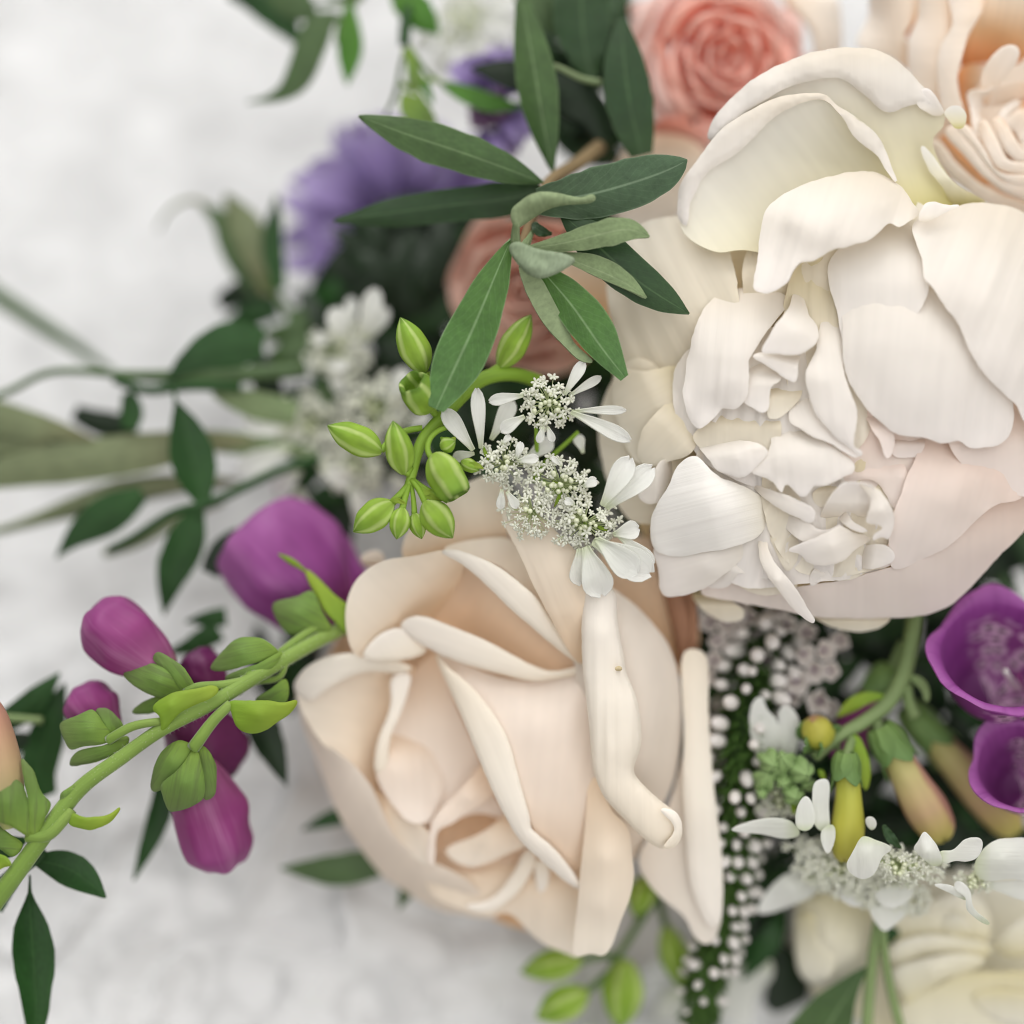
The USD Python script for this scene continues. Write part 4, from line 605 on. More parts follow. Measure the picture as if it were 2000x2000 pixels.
prp([(1230, -80, -130), (1500, -100, -120), (1650, -40, -115), (1480, 180, -110), (1390, 380, -110), (1330, 600, -112), (1305, 760, -116), (1340, 950, -122), (1370, 1130, -130), (1290, 1180, -140), (1190, 1100, -140), (1140, 900, -140), (1120, 650, -136), (1170, 400, -130), (1260, 200, -126)], 'peach_pale', dir=(-1, 0), roll=10)
prp([(1500, 170, -120), (1660, -60, -105), (2000, -90, -90), (2300, -40, -90), (2200, 200, -100), (2000, 430, -140), (1930, 560, -180), (1700, 600, -210), (1520, 600, -225), (1340, 640, -215), (1370, 430, -170)], 'peach', inn=[(1750, 300, -140), (1600, 520, -215)], dir=(0.2, -1), roll=8)
prp([(1310, 740, -130), (1345, 640, -150), (1500, 600, -215), (1560, 640, -215), (1520, 780, -215), (1470, 850, -210), (1400, 900, -200), (1430, 1050, -190), (1470, 1290, -180), (1380, 1180, -150), (1340, 950, -135)], 'peach', dir=(1, 0), step=4)
prp([(1510, 850, -120), (1540, 680, -110), (1620, 540, -100), (1720, 450, -95), (1800, 425, -92), (1870, 450, -95), (1880, 530, -100), (1800, 660, -110), (1690, 790, -120), (1640, 840, -126), (1600, 960, -130), (1530, 1000, -134), (1500, 960, -130)], 'peach_pale', dir=(0.5, -1), roll=12, step=4)
prp([(1400, 870, -130), (1480, 845, -120), (1560, 850, -118), (1620, 830, -120), (2000, 780, -130), (2100, 900, -150), (1900, 960, -160), (1650, 1000, -165), (1530, 1020, -150), (1500, 1060, -140), (1530, 1140, -134), (1700, 1400, -120), (1640, 1420, -120), (1540, 1320, -122), (1470, 1290, -125), (1430, 1080, -130)], 'peach_pale', dir=(-1, 0), roll=10, step=4, ripple=4)
for q in ([(1200, 1230, -118), (1290, 1190, -108), (1400, 1330, -100), (1500, 1470, -98), (1620, 1620, -98), (1800, 1740, -100), (2100, 1800, -104), (2100, 1890, -114), (1850, 1850, -112), (1650, 1740, -110), (1480, 1590, -108), (1350, 1440, -110), (1240, 1330, -114)],
          [(1300, 1210, -105), (1380, 1180, -98), (1480, 1300, -92), (1570, 1430, -88), (1640, 1560, -88), (1780, 1650, -90), (2100, 1680, -96), (2100, 1780, -104), (1800, 1730, -100), (1630, 1610, -98), (1500, 1460, -98), (1400, 1330, -100)],
          [(1510, 1160, -110), (1560, 1140, -102), (1640, 1250, -96), (1710, 1390, -92), (1800, 1520, -90), (2120, 1570, -92), (2120, 1650, -98), (1800, 1620, -98), (1680, 1570, -98), (1590, 1430, -100), (1530, 1280, -106)],
          [(1640, 1130, -116), (1700, 1110, -108), (1790, 1210, -100), (1860, 1330, -96), (1960, 1440, -96), (2120, 1480, -98), (2120, 1560, -104), (1860, 1510, -102), (1720, 1340, -106), (1660, 1220, -112)],
          [(1720, 1200, -126), (1820, 1080, -116), (1960, 1020, -112), (2050, 1150, -110), (1990, 1300, -112), (1900, 1340, -118), (1840, 1240, -122)],
          [(1060, 1350, -165), (1120, 1330, -155), (1250, 1480, -145), (1400, 1640, -138), (1600, 1780, -134), (1850, 1880, -134), (2100, 1930, -136), (2100, 2010, -150), (1800, 1990, -150), (1560, 1900, -150), (1350, 1760, -155), (1180, 1600, -160)]):
    prp(q, 'peach_pale', dir=(-0.6, 0.6), roll=12, step=3.5, name='petal_rim', rk=0.3)
for q in ([(1140, 1300, -190), (1240, 1300, -160), (1400, 1500, -150), (1600, 1700, -150), (1500, 1800, -180), (1300, 1650, -190)],
          [(1540, 1160, -150), (1650, 1400, -140), (1800, 1560, -140), (1700, 1620, -150), (1560, 1420, -150)],
          [(1850, 1050, -150), (2100, 900, -150), (2150, 1500, -150), (1900, 1600, -150), (1800, 1300, -150)]):
    prp(q, 'peach', dir=(-0.6, 0.6))
rosette(pr, (2060, 275), 120, 12, 21, ['peach', 'peach', 'peach_pale'], -110, 0.1, spread=0.8)

cr = thing('lemon_cream_rose', 'pale lemon cream rose under the lacy flowers in the lower right corner', 'rose', (1850, 1900, -420))
def crp(pts, m='cream_rose', fr=Frame(1550, 1700, 450), name='petal', **k):
    k.setdefault('rk', 0.4); return put(cr, name, sheet(fr, pts, **k), m)
crp([(100, 0, -330), (700, -100, -330), (1600, 0, -330), (2300, 200, -330), (2300, 1600, -330), (1000, 1700, -340), (500, 1500, -350), (150, 1000, -350)], name='flower_base', wob=0)
crp([(30, 300, -260), (150, 200, -240), (420, 180, -230), (640, 350, -230), (660, 560, -235), (600, 800, -245), (480, 900, -255), (330, 960, -262), (150, 950, -270), (50, 850, -270), (10, 600, -268)], inn=[(300, 550, -205), (500, 400, -225)], dir=(-0.3, 1), roll=14)
crp([(20, 500, -250), (90, 350, -236), (200, 420, -222), (230, 600, -215), (320, 680, -215), (310, 880, -222), (180, 940, -245), (60, 840, -252)], dir=(-0.4, 1), roll=14, step=5)
crp([(760, 500, -250), (900, 380, -240), (1200, 250, -240), (1500, 200, -240), (1650, 450, -235), (1550, 640, -235), (1200, 560, -240), (900, 640, -250)], dir=(0, -1), inn=[(1200, 400, -225)])
crp([(780, 700, -240), (880, 600, -225), (1100, 545, -220), (1400, 560, -218), (1650, 640, -215), (1600, 720, -215), (1300, 690, -222), (1050, 720, -230), (880, 780, -238)], dir=(-0.3, -1), roll=12, step=5)
crp([(820, 860, -230), (950, 780, -215), (1200, 720, -205), (1420, 700, -202), (1600, 750, -208), (1500, 830, -210), (1300, 900, -214), (1120, 1010, -222), (950, 1120, -232), (890, 1020, -234)], dir=(-0.4, -1), roll=14, step=5, inn=[(1200, 830, -196)])
crp([(900, 1140, -240), (1150, 1000, -225), (1400, 870, -220), (1700, 850, -215), (2200, 950, -210), (2300, 1500, -230), (1700, 1600, -240), (1100, 1500, -245), (920, 1300, -245)], dir=(0, 1), inn=[(1600, 1200, -225)])
crp([(1690, 640, -230), (1720, 560, -215), (1850, 440, -200), (2050, 380, -195), (2250, 420, -195), (2300, 640, -205), (2000, 700, -212), (1800, 720, -222)], dir=(0, -1), roll=14, step=5)
crp([(1500, 1050, -215), (1750, 1000, -205), (2000, 1050, -200), (2200, 1200, -205), (1900, 1300, -215), (1600, 1200, -220)], dir=(0, 1), roll=12, step=5)
crp([(1230, 420, -228), (1330, 370, -215), (1450, 420, -210), (1500, 520, -212), (1400, 560, -220), (1280, 520, -226)], dir=(0, -1), roll=10, step=4)
wp = thing('white_petal_flower', 'blurred white petals below the dotted flower spike at the bottom edge', 'flower', (1440, 1900, -420))
for q in ([(330, 1640, -350), (450, 1560, -330), (560, 1580, -330), (570, 1680, -340), (480, 1800, -350), (440, 1980, -350), (300, 1980, -360), (290, 1820, -360)], [(-20, 1800, -380), (100, 1740, -370), (160, 1850, -370), (160, 1990, -380), (-20, 1990, -390)]):
    put(wp, 'petal', sheet(B_, q, dir=(0, 1), roll=12, rk=0.4), 'lace_petal')

# ------------------------------------------------------------------ scabious (lavender, out of focus)
def scabious(name, label, c, R, arcs, seed, zc):
    rng = random.Random(seed); t = thing(name, label, 'scabious', (c[0], c[1], zc - 60))
    put(t, 'flower_base', lathe(PX, (c[0], c[1], zc - 70), (c[0], c[1], zc - 5), [(0, 2), (0.3, R * 0.45), (0.8, R * 0.5), (1, 4)], sides=18, n=8), 'mauve')
    for a0, a1, n, r0, r1 in arcs:
        for i in range(n):
            a = math.radians(a0 + (a1 - a0) * (i + rng.uniform(-0.3, 0.3)) / max(n - 1, 1)); e = r1 * rng.uniform(0.85, 1.1)
            b = view(np.array([c[0] + r0 * math.cos(a), c[1] - r0 * math.sin(a), zc - 5])); tp = view(np.array([c[0] + e * math.cos(a), c[1] - e * math.sin(a), zc + rng.uniform(-60, 40)]))
            put(t, 'petal', opetal(b, tp, (e - r0) * rng.uniform(0.26, 0.4), up=rng.uniform(-0.2, 0.45), cup=rng.uniform(-0.5, 0.6), notch=rng.uniform(0, 0.45)), 'lavender')
    for i in range(46):
        a, r = rng.uniform(0, 6.28), R * 0.5 * math.sqrt(rng.random())
        put(t, 'floret', blob(view(np.array([c[0] + r * math.cos(a), c[1] + r * math.sin(a), zc + 4 + rng.uniform(-6, 8)])), rng.uniform(7, 12), (rng.uniform(-.5, .5), rng.uniform(-.5, .5), 1), 1.3), 'mauve')
    return t
scabious('scabious_flower', 'lavender scabious with dark heart between the long olive leaf and the dark foliage', (790, 470), 70, [(55, 225, 15, 90, 235), (60, 215, 13, 70, 175), (30, 70, 4, 120, 240)], 3, -520)
scabious('scabious_flower', 'lavender scabious with mauve centre behind the upright olive leaves', (955, 215), 80, [(40, 130, 7, 40, 130), (-60, 0, 5, 30, 105), (-100, -50, 5, 40, 110)], 5, -330)

# ------------------------------------------------------------------ lacy white umbels
def floret_mesh(c, nrm, r, rng):
    """Five tiny rounded petals round a greenish middle."""
    d, a, b = basis(nrm); ms = []; off = rng.uniform(0, 6.28); big = rng.randrange(5)
    for k in range(5):
        ang = off + k * 2 * math.pi / 5; o = math.cos(ang) * a + math.sin(ang) * b; g = r * (0.8 + 0.35 * (k == big) + rng.uniform(-0.12, 0.12))
        ms.append(blob(c + o * g * 0.62 + d * r * rng.uniform(-0.05, 0.2), g * 0.3, o + d * rng.uniform(0, 0.5), 1.75, (5, 6)))
    ms.append(blob(c, r * 0.24, d, 1.0, (4, 6)))
    return join(ms)
def umbel(t, c, R, n, seed, ecc=1.0, rot=0.0, dome=0.35, size=11, buds=8, rays=True, hubz=-30, clip=None):
    """One head: rays from a hub to many florets on a shallow dome."""
    rng = random.Random(seed); hub = view(np.array([c[0], c[1], c[2] + hubz], float))
    for i in range(n):
        f = math.sqrt((i + 0.5) / n); a = i * 2.399963 + rng.uniform(-0.25, 0.25); r = R * f * rng.uniform(0.85, 1.1)
        x, y = r * math.cos(a), r * math.sin(a) * ecc; x, y = x * math.cos(rot) - y * math.sin(rot), x * math.sin(rot) + y * math.cos(rot)
        if clip and not clip(c[0] + x, c[1] + y): continue
        p = view(np.array([c[0] + x, c[1] + y, c[2] - dome * R * f * f + rng.uniform(-8, 8)]))
        out = np.array([x, -y, 0]) / max(R, 1); nrm = np.array([0, 0, 1.0]) + out * 0.8 + np.array([rng.uniform(-.5, .5), rng.uniform(-.5, .5), 0])
        if i < buds:
            for k in range(rng.randint(1, 3)): put(t, 'bud', blob(p + np.array([rng.uniform(-9, 9), rng.uniform(-9, 9), rng.uniform(0, 6)]), rng.uniform(3.6, 6.0), (0, 0, 1), 1.0, (6, 8)), 'floret_bud')
        else: put(t, 'floret', floret_mesh(p, nrm, size * rng.uniform(0.65, 1.15), rng), 'floret')
        if rays: put(t, 'ray', tube(None, [hub, hub * 0.45 + p * 0.55 + np.array([0, 0, 4]), p - nrm / np.linalg.norm(nrm) * 2], [1.1, 0.7], sides=5, n=5, raw=True), 'ray')
    put(t, 'hub', blob(hub, 5, (0, 0, 1), 0.8, (6, 8)), 'ray')
def petals(t, fr, lst):
    for b, e, w, *o in lst:
        bz, ez = (o[0] if o else 0), (o[1] if len(o) > 1 else 0); kw = o[2] if len(o) > 2 else {}
        put(t, 'petal', opetal(VP(fr, (*b, bz)), VP(fr, (*e, ez)), w * 0.84 * fr.k, **{'notch': 0.06, **kw}), 'lace_petal')

la = thing('lace_flower', 'white lace flower head with fine florets between the cream rose and the peony', 'lace flower', (1090, 880, -150))
umbel(la, (1073, 790, 10), 56, 52, 11, size=11.0, buds=10, ecc=0.95)
umbel(la, (985, 905, 4), 58, 46, 12, size=11.0, buds=3, ecc=0.8, clip=lambda x, y: x > 925)
umbel(la, (1095, 945, 10), 66, 56, 13, size=11.0, buds=10, ecc=0.85)
umbel(la, (1140, 1022, 10), 72, 64, 14, size=11.0, buds=9, ecc=0.75)
umbel(la, (1040, 1000, 2), 60, 50, 15, size=10.0, buds=2, ecc=0.9, rot=0.6)
petals(la, U_, [((1085, 520), (1250, 235), 62, 6, 0), ((1120, 530), (1390, 370), 48, -4, -22), ((1140, 665), (1640, 905), 78, 8, 8), ((1170, 655), (1600, 650), 48, 2, -20), ((740, 525), (448, 575), 62, 4, 4),
    ((750, 700), (545, 825), 70, 8, 6), ((905, 790), (868, 925), 42, 10, 8), ((945, 790), (985, 915), 42, 10, 8),
    ((320, 985), (70, 640), 92, 0, -8), ((385, 970), (350, 462), 74, 6, 10), ((470, 900), (650, 570), 90, -30, -60), ((560, 930), (630, 860), 34, 8, 6), ((680, 1060), (725, 915), 42, 8, 8), ((690, 1075), (868, 1050), 50, 8, 6),
    ((1060, 1120), (975, 1040), 30, 8, 8), ((1240, 1290), (1355, 1230), 55, 6, 4), ((1170, 1440), (1085, 1400), 42, 14, 14), ((1400, 1450), (1640, 1040), 118, 6, 10), ((1430, 1470), (1830, 1120), 122, 2, -4),
    ((560, 1310), (545, 1480), 46, 4, -2), ((600, 1330), (690, 1470), 50, 4, -2), ((330, 1010), (150, 1050), 60, -16, -30), ((1240, 1010), (1190, 860), 60, -60, -80), ((760, 1060), (980, 900), 90, -50, -70)])
petals(la, C_, [((1500, 1290), (1590, 1560), 105, 8, -6), ((1540, 1260), (1860, 1440), 110, 10, 0), ((1560, 1250), (1780, 1440), 95, 14, 10), ((1650, 1225), (1790, 1190), 62, 6, 4, dict(up=0.5)), ((1680, 1230), (1868, 1385), 52, 10, -2), ((1470, 1300), (1480, 1500), 80, 4, -10)])
for q in ([(845, 760, -20), (850, 900, -40), (850, 1040, -60), (830, 1250, -90)], [(1200, 830, -60), (1050, 970, -70), (900, 1120, -80), (850, 1250, -100)], [(1080, 1330, -24), (1000, 1300, -70), (900, 1250, -100)], [(1260, 1580, -24), (1150, 1450, -80), (1000, 1320, -110)]):
    put(la, 'stem', tube(U_, q, [4, 5.5]), 'lark_stem')
for a, b in (((1000, 690), (1120, 720)), ((400, 950), (450, 1080)), ((1080, 1300), (980, 1240)), ((1260, 1560), (1240, 1750)), ((1060, 1330), (1000, 1460)), ((1350, 1620), (1450, 1660))):
    put(la, 'bract', leaf(U_, [(*a, -8), ((a[0] + b[0]) / 2, (a[1] + b[1]) / 2, -4), (*b, -8)], [6, 14, 2], thick=2, n=10, m=5), 'fox_bract')

lb = thing('lace_flower', 'white lace flower head with curled white petals above the lemon cream rose', 'lace flower', (1700, 1730, -330))
umbel(lb, (1760, 1692, -40), 95, 100, 31, ecc=0.42, rot=0.18, size=10.0, buds=8, dome=0.5)
umbel(lb, (1640, 1700, -110), 110, 110, 32, ecc=0.5, rot=0.35, size=13, buds=3, dome=0.4)
umbel(lb, (1730, 1745, -120), 90, 70, 33, ecc=0.45, rot=0.2, size=13, buds=3)
umbel(lb, (1905, 1720, -60), 40, 26, 34, ecc=0.7, size=10, buds=8)
def lbp(pts, z, **k): k.setdefault('rk', 0.12); k.setdefault('thick', 2.5); k.setdefault('ripple', 2); put(lb, 'petal', sheet(B_, pts, z=z, **k), 'lace_petal')
lbp([(978, 1075, 0), (1010, 1000, 8), (1060, 925, 10), (1130, 938, 12), (1215, 978, 0), (1205, 1000, -4), (1168, 1030, 4), (1125, 1115, 4), (1062, 1148, -4), (1002, 1120, -4)], 0, dir=(0, 1), inn=[(1090, 1010, 16)], roll=10, step=3)
lbp([(1340, 985, 0), (1365, 940, 8), (1395, 898, 12), (1430, 930, 10), (1462, 975, 8), (1488, 1055, 4), (1470, 1075, 0), (1430, 1072, 6), (1380, 1030, 8)], 0, dir=(0, -1), inn=[(1420, 1000, 20)], roll=8, step=2.5)
lbp([(1478, 1005, 0), (1540, 995, 4), (1590, 955, 8), (1640, 928, 10), (1695, 932, 8), (1706, 970, 4), (1680, 1030, 4), (1620, 1055, 4), (1560, 1052, 2), (1490, 1060, 0)], 2, dir=(1, 0), roll=8, step=2.5)
lbp([(1665, 1090, 0), (1690, 1020, 4), (1760, 950, 6), (1860, 930, 4), (2000, 960, 0), (2000, 1150, -10), (1880, 1150, -8), (1750, 1160, -6), (1690, 1140, -4)], -40, dir=(1, 0), inn=[(1820, 1040, 20)], roll=12, step=4, ripple=5)
lbp([(1700, 1170, 0), (1850, 1160, 0), (2000, 1170, 0), (2000, 1260, -8), (1850, 1240, -6)], -70, dir=(1, 0), roll=8)
lbp([(1560, 1175, 0), (1590, 1165, 8), (1640, 1215, 6), (1655, 1290, 4), (1700, 1345, 2), (1748, 1388, 0), (1735, 1395, -2), (1660, 1350, -2), (1620, 1300, 0), (1615, 1250, 4), (1575, 1215, 4)], 0, roll=6, step=2, ripple=7)
lbp([(1450, 1180, 0), (1520, 1180, 4), (1600, 1225, 4), (1620, 1262, 0), (1570, 1245, 0), (1510, 1215, 0)], -6, roll=5, step=2, ripple=5)
lbp([(355, 885, 0), (450, 842, 6), (600, 822, 10), (690, 850, 6), (722, 905, 0), (650, 932, -4), (505, 905, -4)], -60, dir=(-1, 0), roll=8, step=3.5)
lbp([(705, 860, 0), (720, 740, 4), (760, 705, 6), (795, 760, 4), (800, 850, 0), (750, 890, 0)], -40, dir=(0, -1), roll=8, step=3)
lbp([(800, 850, 0), (790, 720, 4), (810, 625, 6), (870, 615, 4), (880, 740, 0), (870, 900, 0)], -50, dir=(0, -1), roll=8, step=3)
lbp([(850, 880, 0), (900, 860, 4), (905, 960, 2), (870, 1010, 0), (840, 940, 0)], -40, dir=(0, 1), roll=6, step=3)
lbp([(1080, 830, 0), (1110, 815, 4), (1135, 855, 4), (1110, 885, 0)], -40, roll=4, step=2)
lbp([(500, 1330, -20), (560, 1200, -6), (680, 1110, 0), (800, 1090, 0), (860, 1130, -4), (800, 1230, -8), (660, 1300, -16)], -190, dir=(-1, 1), inn=[(680, 1200, 12)], roll=14, step=5)
lbp([(1100, 1310, 0), (1170, 1290, 6), (1290, 1240, 4), (1310, 1310, 0), (1230, 1400, 0), (1180, 1430, 0), (1130, 1380, 0)], -130, dir=(0, 1), roll=10, step=4)
lbp([(1130, 1230, 0), (1230, 1180, 6), (1330, 1180, 4), (1300, 1270, 0), (1190, 1300, 0)], -110, dir=(0, 1), roll=10, step=4)
lbp([(930, 1180, 0), (1010, 1150, 6), (1090, 1200, 4), (1060, 1290, 0), (960, 1270, 0)], -140, dir=(0, 1), roll=10, step=4)
put(lb, 'stem', tube(B_, [(1190, 1180, -150), (1140, 1420, -190), (1105, 1680, -200), (1080, 2000, -210)], [10, 13]), 'pale_stem')
put(lb, 'stem', tube(B_, [(1150, 1200, -150), (1170, 1430, -180), (1200, 1680, -190), (1280, 2000, -200)], [8, 10]), 'pale_stem')
put(lb, 'bract', leaf(B_, [(1175, 860, -50), (1215, 930, -46), (1270, 985, -50)], [8, 26, 4], thick=2), 'olive_dark')

lc = thing('lace_flower', 'small white lace flower with two upright petals against the dotted spike', 'lace flower', (1520, 1480, -260))
umbel(lc, (1520, 1560, -130), 45, 36, 41, size=10, buds=6)
for q in ([(455, 330, 0), (470, 200, 8), (515, 170, 10), (545, 230, 8), (600, 300, 4), (615, 420, 0), (580, 500, -6), (510, 500, -8), (470, 420, -4)], [(610, 250, 4), (650, 215, 10), (705, 260, 10), (722, 340, 6), (700, 460, 0), (670, 520, -6), (625, 490, -4), (618, 380, 0)]):
    put(lc, 'petal', sheet(B_, q, z=-140, dir=(0, -1), roll=10, rk=0.12, thick=2.5, ripple=3, step=3.5), 'lace_petal')

ld = thing('lace_flower', 'blurred white lace flower behind the green larkspur buds, over dark leaves', 'lace flower', (660, 780, -480))
umbel(ld, (660, 690, -330), 62, 40, 51, size=17, buds=5)
umbel(ld, (730, 800, -300), 70, 46, 52, size=16, buds=8)
umbel(ld, (600, 830, -340), 66, 44, 53, size=17, buds=6)
umbel(ld, (690, 900, -320), 70, 40, 54, size=17, buds=4)
ZF = Frame(500, 550, 400)
petals(ld, ZF, [((830, 560), (740, 240), 135, -310, -290), ((1010, 560), (1140, 60), 130, -310, -280), ((1050, 560), (1240, 250), 100, -320, -320), ((900, 500), (900, 150), 80, -350, -360), ((700, 800), (820, 1040), 100, -320, -340), ((330, 1400), (-120, 1330), 150, -340, -350), ((330, 1560), (-160, 1800), 160, -340, -350), ((600, 1750), (900, 1900), 130, -320, -330), ((1250, 1150), (1420, 820), 120, -310, -310), ((1250, 1200), (1450, 1250), 90, -310, -330), ((540, 620), (640, 500), 80, -320, -310), ((620, 800), (880, 790), 80, -320, -300), ((1260, 1820), (1420, 1960), 90, -310, -330), ((1420, 1380), (1640, 1260), 90, -300, -300), ((420, 1780), (180, 2020), 140, -340, -360), ((880, 1900), (1100, 2300), 150, -330, -350), ((400, 1950), (560, 2380), 150, -350, -370), ((1400, 1900), (1700, 2200), 110, -320, -340)])
le = thing('lace_flower', 'blurred white lace flower with green centre at the top edge', 'lace flower', (905, 60, -560))
umbel(le, (905, 45, -430), 50, 40, 61, size=15, buds=26)
petals(le, Q_, [((1100, 150), (1530, -60), 130, -440, -430), ((1080, 220), (1560, 230), 140, -440, -420), ((1050, 300), (1400, 520), 140, -440, -440), ((980, 330), (1160, 760), 150, -440, -450), ((850, 330), (760, 720), 150, -440, -450), ((780, 250), (560, 480), 130, -440, -460), ((880, 100), (820, -160), 130, -440, -430), ((1000, 90), (1150, -200), 130, -440, -430)])
put(le, 'stem', tube(PX, [(905, 60, -460), (930, 200, -560), (980, 330, -640)], [7, 8]), 'green_stem')
# ------------------------------------------------------------------ olive sprig
ol = thing('olive_sprig', 'olive sprig with narrow grey-green leaves crossing in the upper middle', 'olive sprig', (1010, 470, -300))
def olf(mid, hw, m, hw2=None, fr=O_, **k): return put(ol, 'leaf', leaf(fr, mid, hw, hw2, **k), m)
put(ol, 'stem', tube(O_, [(990, 1200, 40), (985, 1260, 24), (990, 1330, 16), (1010, 1360, 4), (1040, 1300, -30), (1080, 1200, -70)], [7, 10, 12, 11, 9]), 'olive_under')
put(ol, 'stem', tube(O_, [(1010, 1340, -10), (1090, 1130, -80), (1170, 980, -130), (1290, 900, -180), (1440, 790, -240)], [8, 11, 14, 16]), 'wood_stem')
put(ol, 'stem', tube(O_, [(1150, 350, -160), (1230, 370, -165), (1330, 420, -170), (1450, 445, -175)], [6, 7]), 'olive_under')
put(ol, 'leaf_bud', leaf(O_, [(1085, 1200, -40), (1110, 1240, -34), (1180, 1260, -40)], [14, 30, 6], thick=3), 'olive_dark')
olf([(-40 + 180, 625, -60), (400, 725, -60), (700, 825, -60), (1000, 935, -66), (1135, 985, -74)], [8, 92, 108, 58, 8], 'olive', zl=-0.25, zr=-0.2)
olf([(5, 1190, -140), (300, 1150, -130), (650, 1105, -120), (1000, 1060, -100), (1120, 1010, -90)], [6, 72, 88, 80, 40], 'olive_dark', zl=-0.2, zr=-0.25)
olf([(1020, 10, -160), (1075, 300, -140), (1125, 600, -130), (1185, 925, -140)], [36, 98, 96, 8], 'olive', zl=-0.1, zr=-0.4)
olf([(1560, 100, -170), (1572, 350, -150), (1610, 600, -150), (1665, 840, -160)], [22, 108, 122, 60], 'olive_dark', zl=-0.2, zr=-0.2)
olf([(1340, -60, -210), (1352, 200, -205), (1400, 450, -210)], [145, 135, 14], 'olive_dark', zl=-0.15, zr=-0.25)
olf([(750, 370, -230), (950, 400, -225), (1200, 480, -225), (1400, 600, -230), (1460, 800, -240)], [8, 78, 90, 85, 10], 'deep_leaf', zl=-0.2, zr=-0.2)
olf([(1050, -60, -260), (1120, 60, -260), (1180, 180, -270)], [90, 90, 10], 'jasmine_dull')
olf([(1450, 60, -240), (1420, 300, -235), (1400, 520, -240)], [60, 60, 10], 'olive_dark')
olf([(1100, 1085, -10), (1350, 1055, 0), (1600, 990, 4), (1800, 920, 6), (1910, 865, 4)], [70, 128, 132, 92, 14], 'olive_blue', zl=-0.12, zr=-0.2)
olf([(1240, 1160, -20), (1400, 1300, 0), (1600, 1480, 8), (1800, 1620, 8), (1920, 1692, 4)], [20, 105, 112, 70, 5], 'olive_dark', zl=-0.2, zr=-0.2)
olf([(1200, 1370, 4), (1380, 1440, 18), (1560, 1520, 22), (1690, 1605, 18)], [10, 70, 60, 5], 'olive_under', hw2=[10, 30, 30, 5], zl=-0.2, zr=-0.1)
olf([(1030, 1345, 10), (1250, 1310, 24), (1450, 1262, 40), (1600, 1240, 40), (1705, 1278, 34)], [8, 48, 72, 58, 5], 'olive_under', zl=-0.2, zr=-0.15)
olf([(960, 1290, 10), (870, 1500, 26), (765, 1750, 36), (650, 2000, 44), (556, 2205, 44)], [8, 85, 128, 124, 44], 'olive_bright', zl=-0.15, zr=-0.18)
olf([(1100, 1430, -10), (1290, 1650, 10), (1430, 1850, 24), (1575, 2035, 24)], [30, 120, 118, 20], 'olive_bright', hw2=[30, 92, 78, 30], zl=-0.1, zr=-0.22)
put(ol, 'leaf', sheet(O_, [(1005, 1430, 4), (1060, 1450, 6), (1120, 1500, 4), (1190, 1620, 2), (1272, 1786, 0), (1310, 1860, 0), (1400, 1950, 4), (1340, 1945, 8), (1252, 1870, 8), (1150, 1762, 8), (1055, 1600, 6)], dir=(0.4, 1), thick=4, step=4, ripple=4), 'olive_under')
put(ol, 'leaf', sheet(O_, [(985, 1222, 40), (966, 1140, 46), (1000, 1098, 50), (1040, 1068, 54), (1110, 1040, 56), (1220, 1046, 54), (1340, 1066, 50), (1400, 1052, 50), (1412, 1070, 48), (1380, 1092, 46), (1250, 1100, 40), (1150, 1130, 34), (1070, 1180, 32), (1020, 1216, 34)], inn=[(1080, 1090, 62), (1200, 1072, 58)], dir=(1, 0), thick=4, step=3, roll=6), 'olive_under', label='small curled pale leaf at the tip of the sprig')
put(ol, 'leaf', sheet(O_, [(955, 1330, 40), (1000, 1308, 48), (1060, 1330, 50), (1120, 1350, 52), (1230, 1368, 52), (1302, 1402, 50), (1240, 1452, 50), (1170, 1486, 50), (1090, 1492, 48), (1010, 1432, 44)], inn=[(1120, 1400, 46), (1080, 1440, 62)], dir=(1, 0.3), thick=4, step=3, roll=5), 'olive_silver', label='small silvery leaf seen from below')

# ------------------------------------------------------------------ larkspur tip with green buds
def larkspur(t, fr, buds, z=0, m='lark_bud', opened=()):
    for i, (b, e, r) in enumerate(buds):
        r = r * 0.9
        prof = [(0, 0.2 * r), (0.05, 0.42 * r), (0.2, 0.8 * r), (0.42, r), (0.66, 0.86 * r), (0.85, 0.5 * r), (0.95, 0.2 * r), (1.0, 0.03 * r)]
        if i in opened:
            prof = [(0, 0.2 * r), (0.1, 0.6 * r), (0.4, r), (0.75, 0.98 * r), (1.0, 0.72 * r), (0.92, 0.6 * r), (0.6, 0.7 * r), (0.35, 0.1 * r)]
        bb, ee = (list(b) + [0])[:3], (list(e) + [0])[:3]; bb[2] += z; ee[2] += z
        put(t, 'bud', lathe(fr, bb, ee, prof, sides=30, n=24, ribs=5, amp=0.16, twist=0.7, noise=0.12, lobes=5 if i in opened else 0, lobe_amp=r * 0.25), m)
lk_ = thing('larkspur', 'larkspur tip with fat yellow-green buds in front of the cream rose', 'larkspur', (800, 850, -200))
larkspur(lk_, C_, [((632, 352, -14), (502, 55, 6), 92), ((668, 548, -20), (560, 400, 40), 105), ((402, 782, 0), (108, 638, 10), 88), ((522, 900, 6), (462, 612, 26), 82), ((680, 790, 20), (815, 1020, 30), 105), ((462, 1052, 4), (248, 1212, 10), 88), ((515, 1080, 10), (482, 1252, 20), 62), ((575, 1110, 0), (618, 1250, 6), 50), ((632, 1050, 10), (785, 1245, 24), 92), ((1035, 325, -60), (1208, 40, -50), 82), ((830, 830, -10), (930, 880, 0), 40), ((720, 760, 10), (800, 720, 20), 46)], opened=(1, 4))
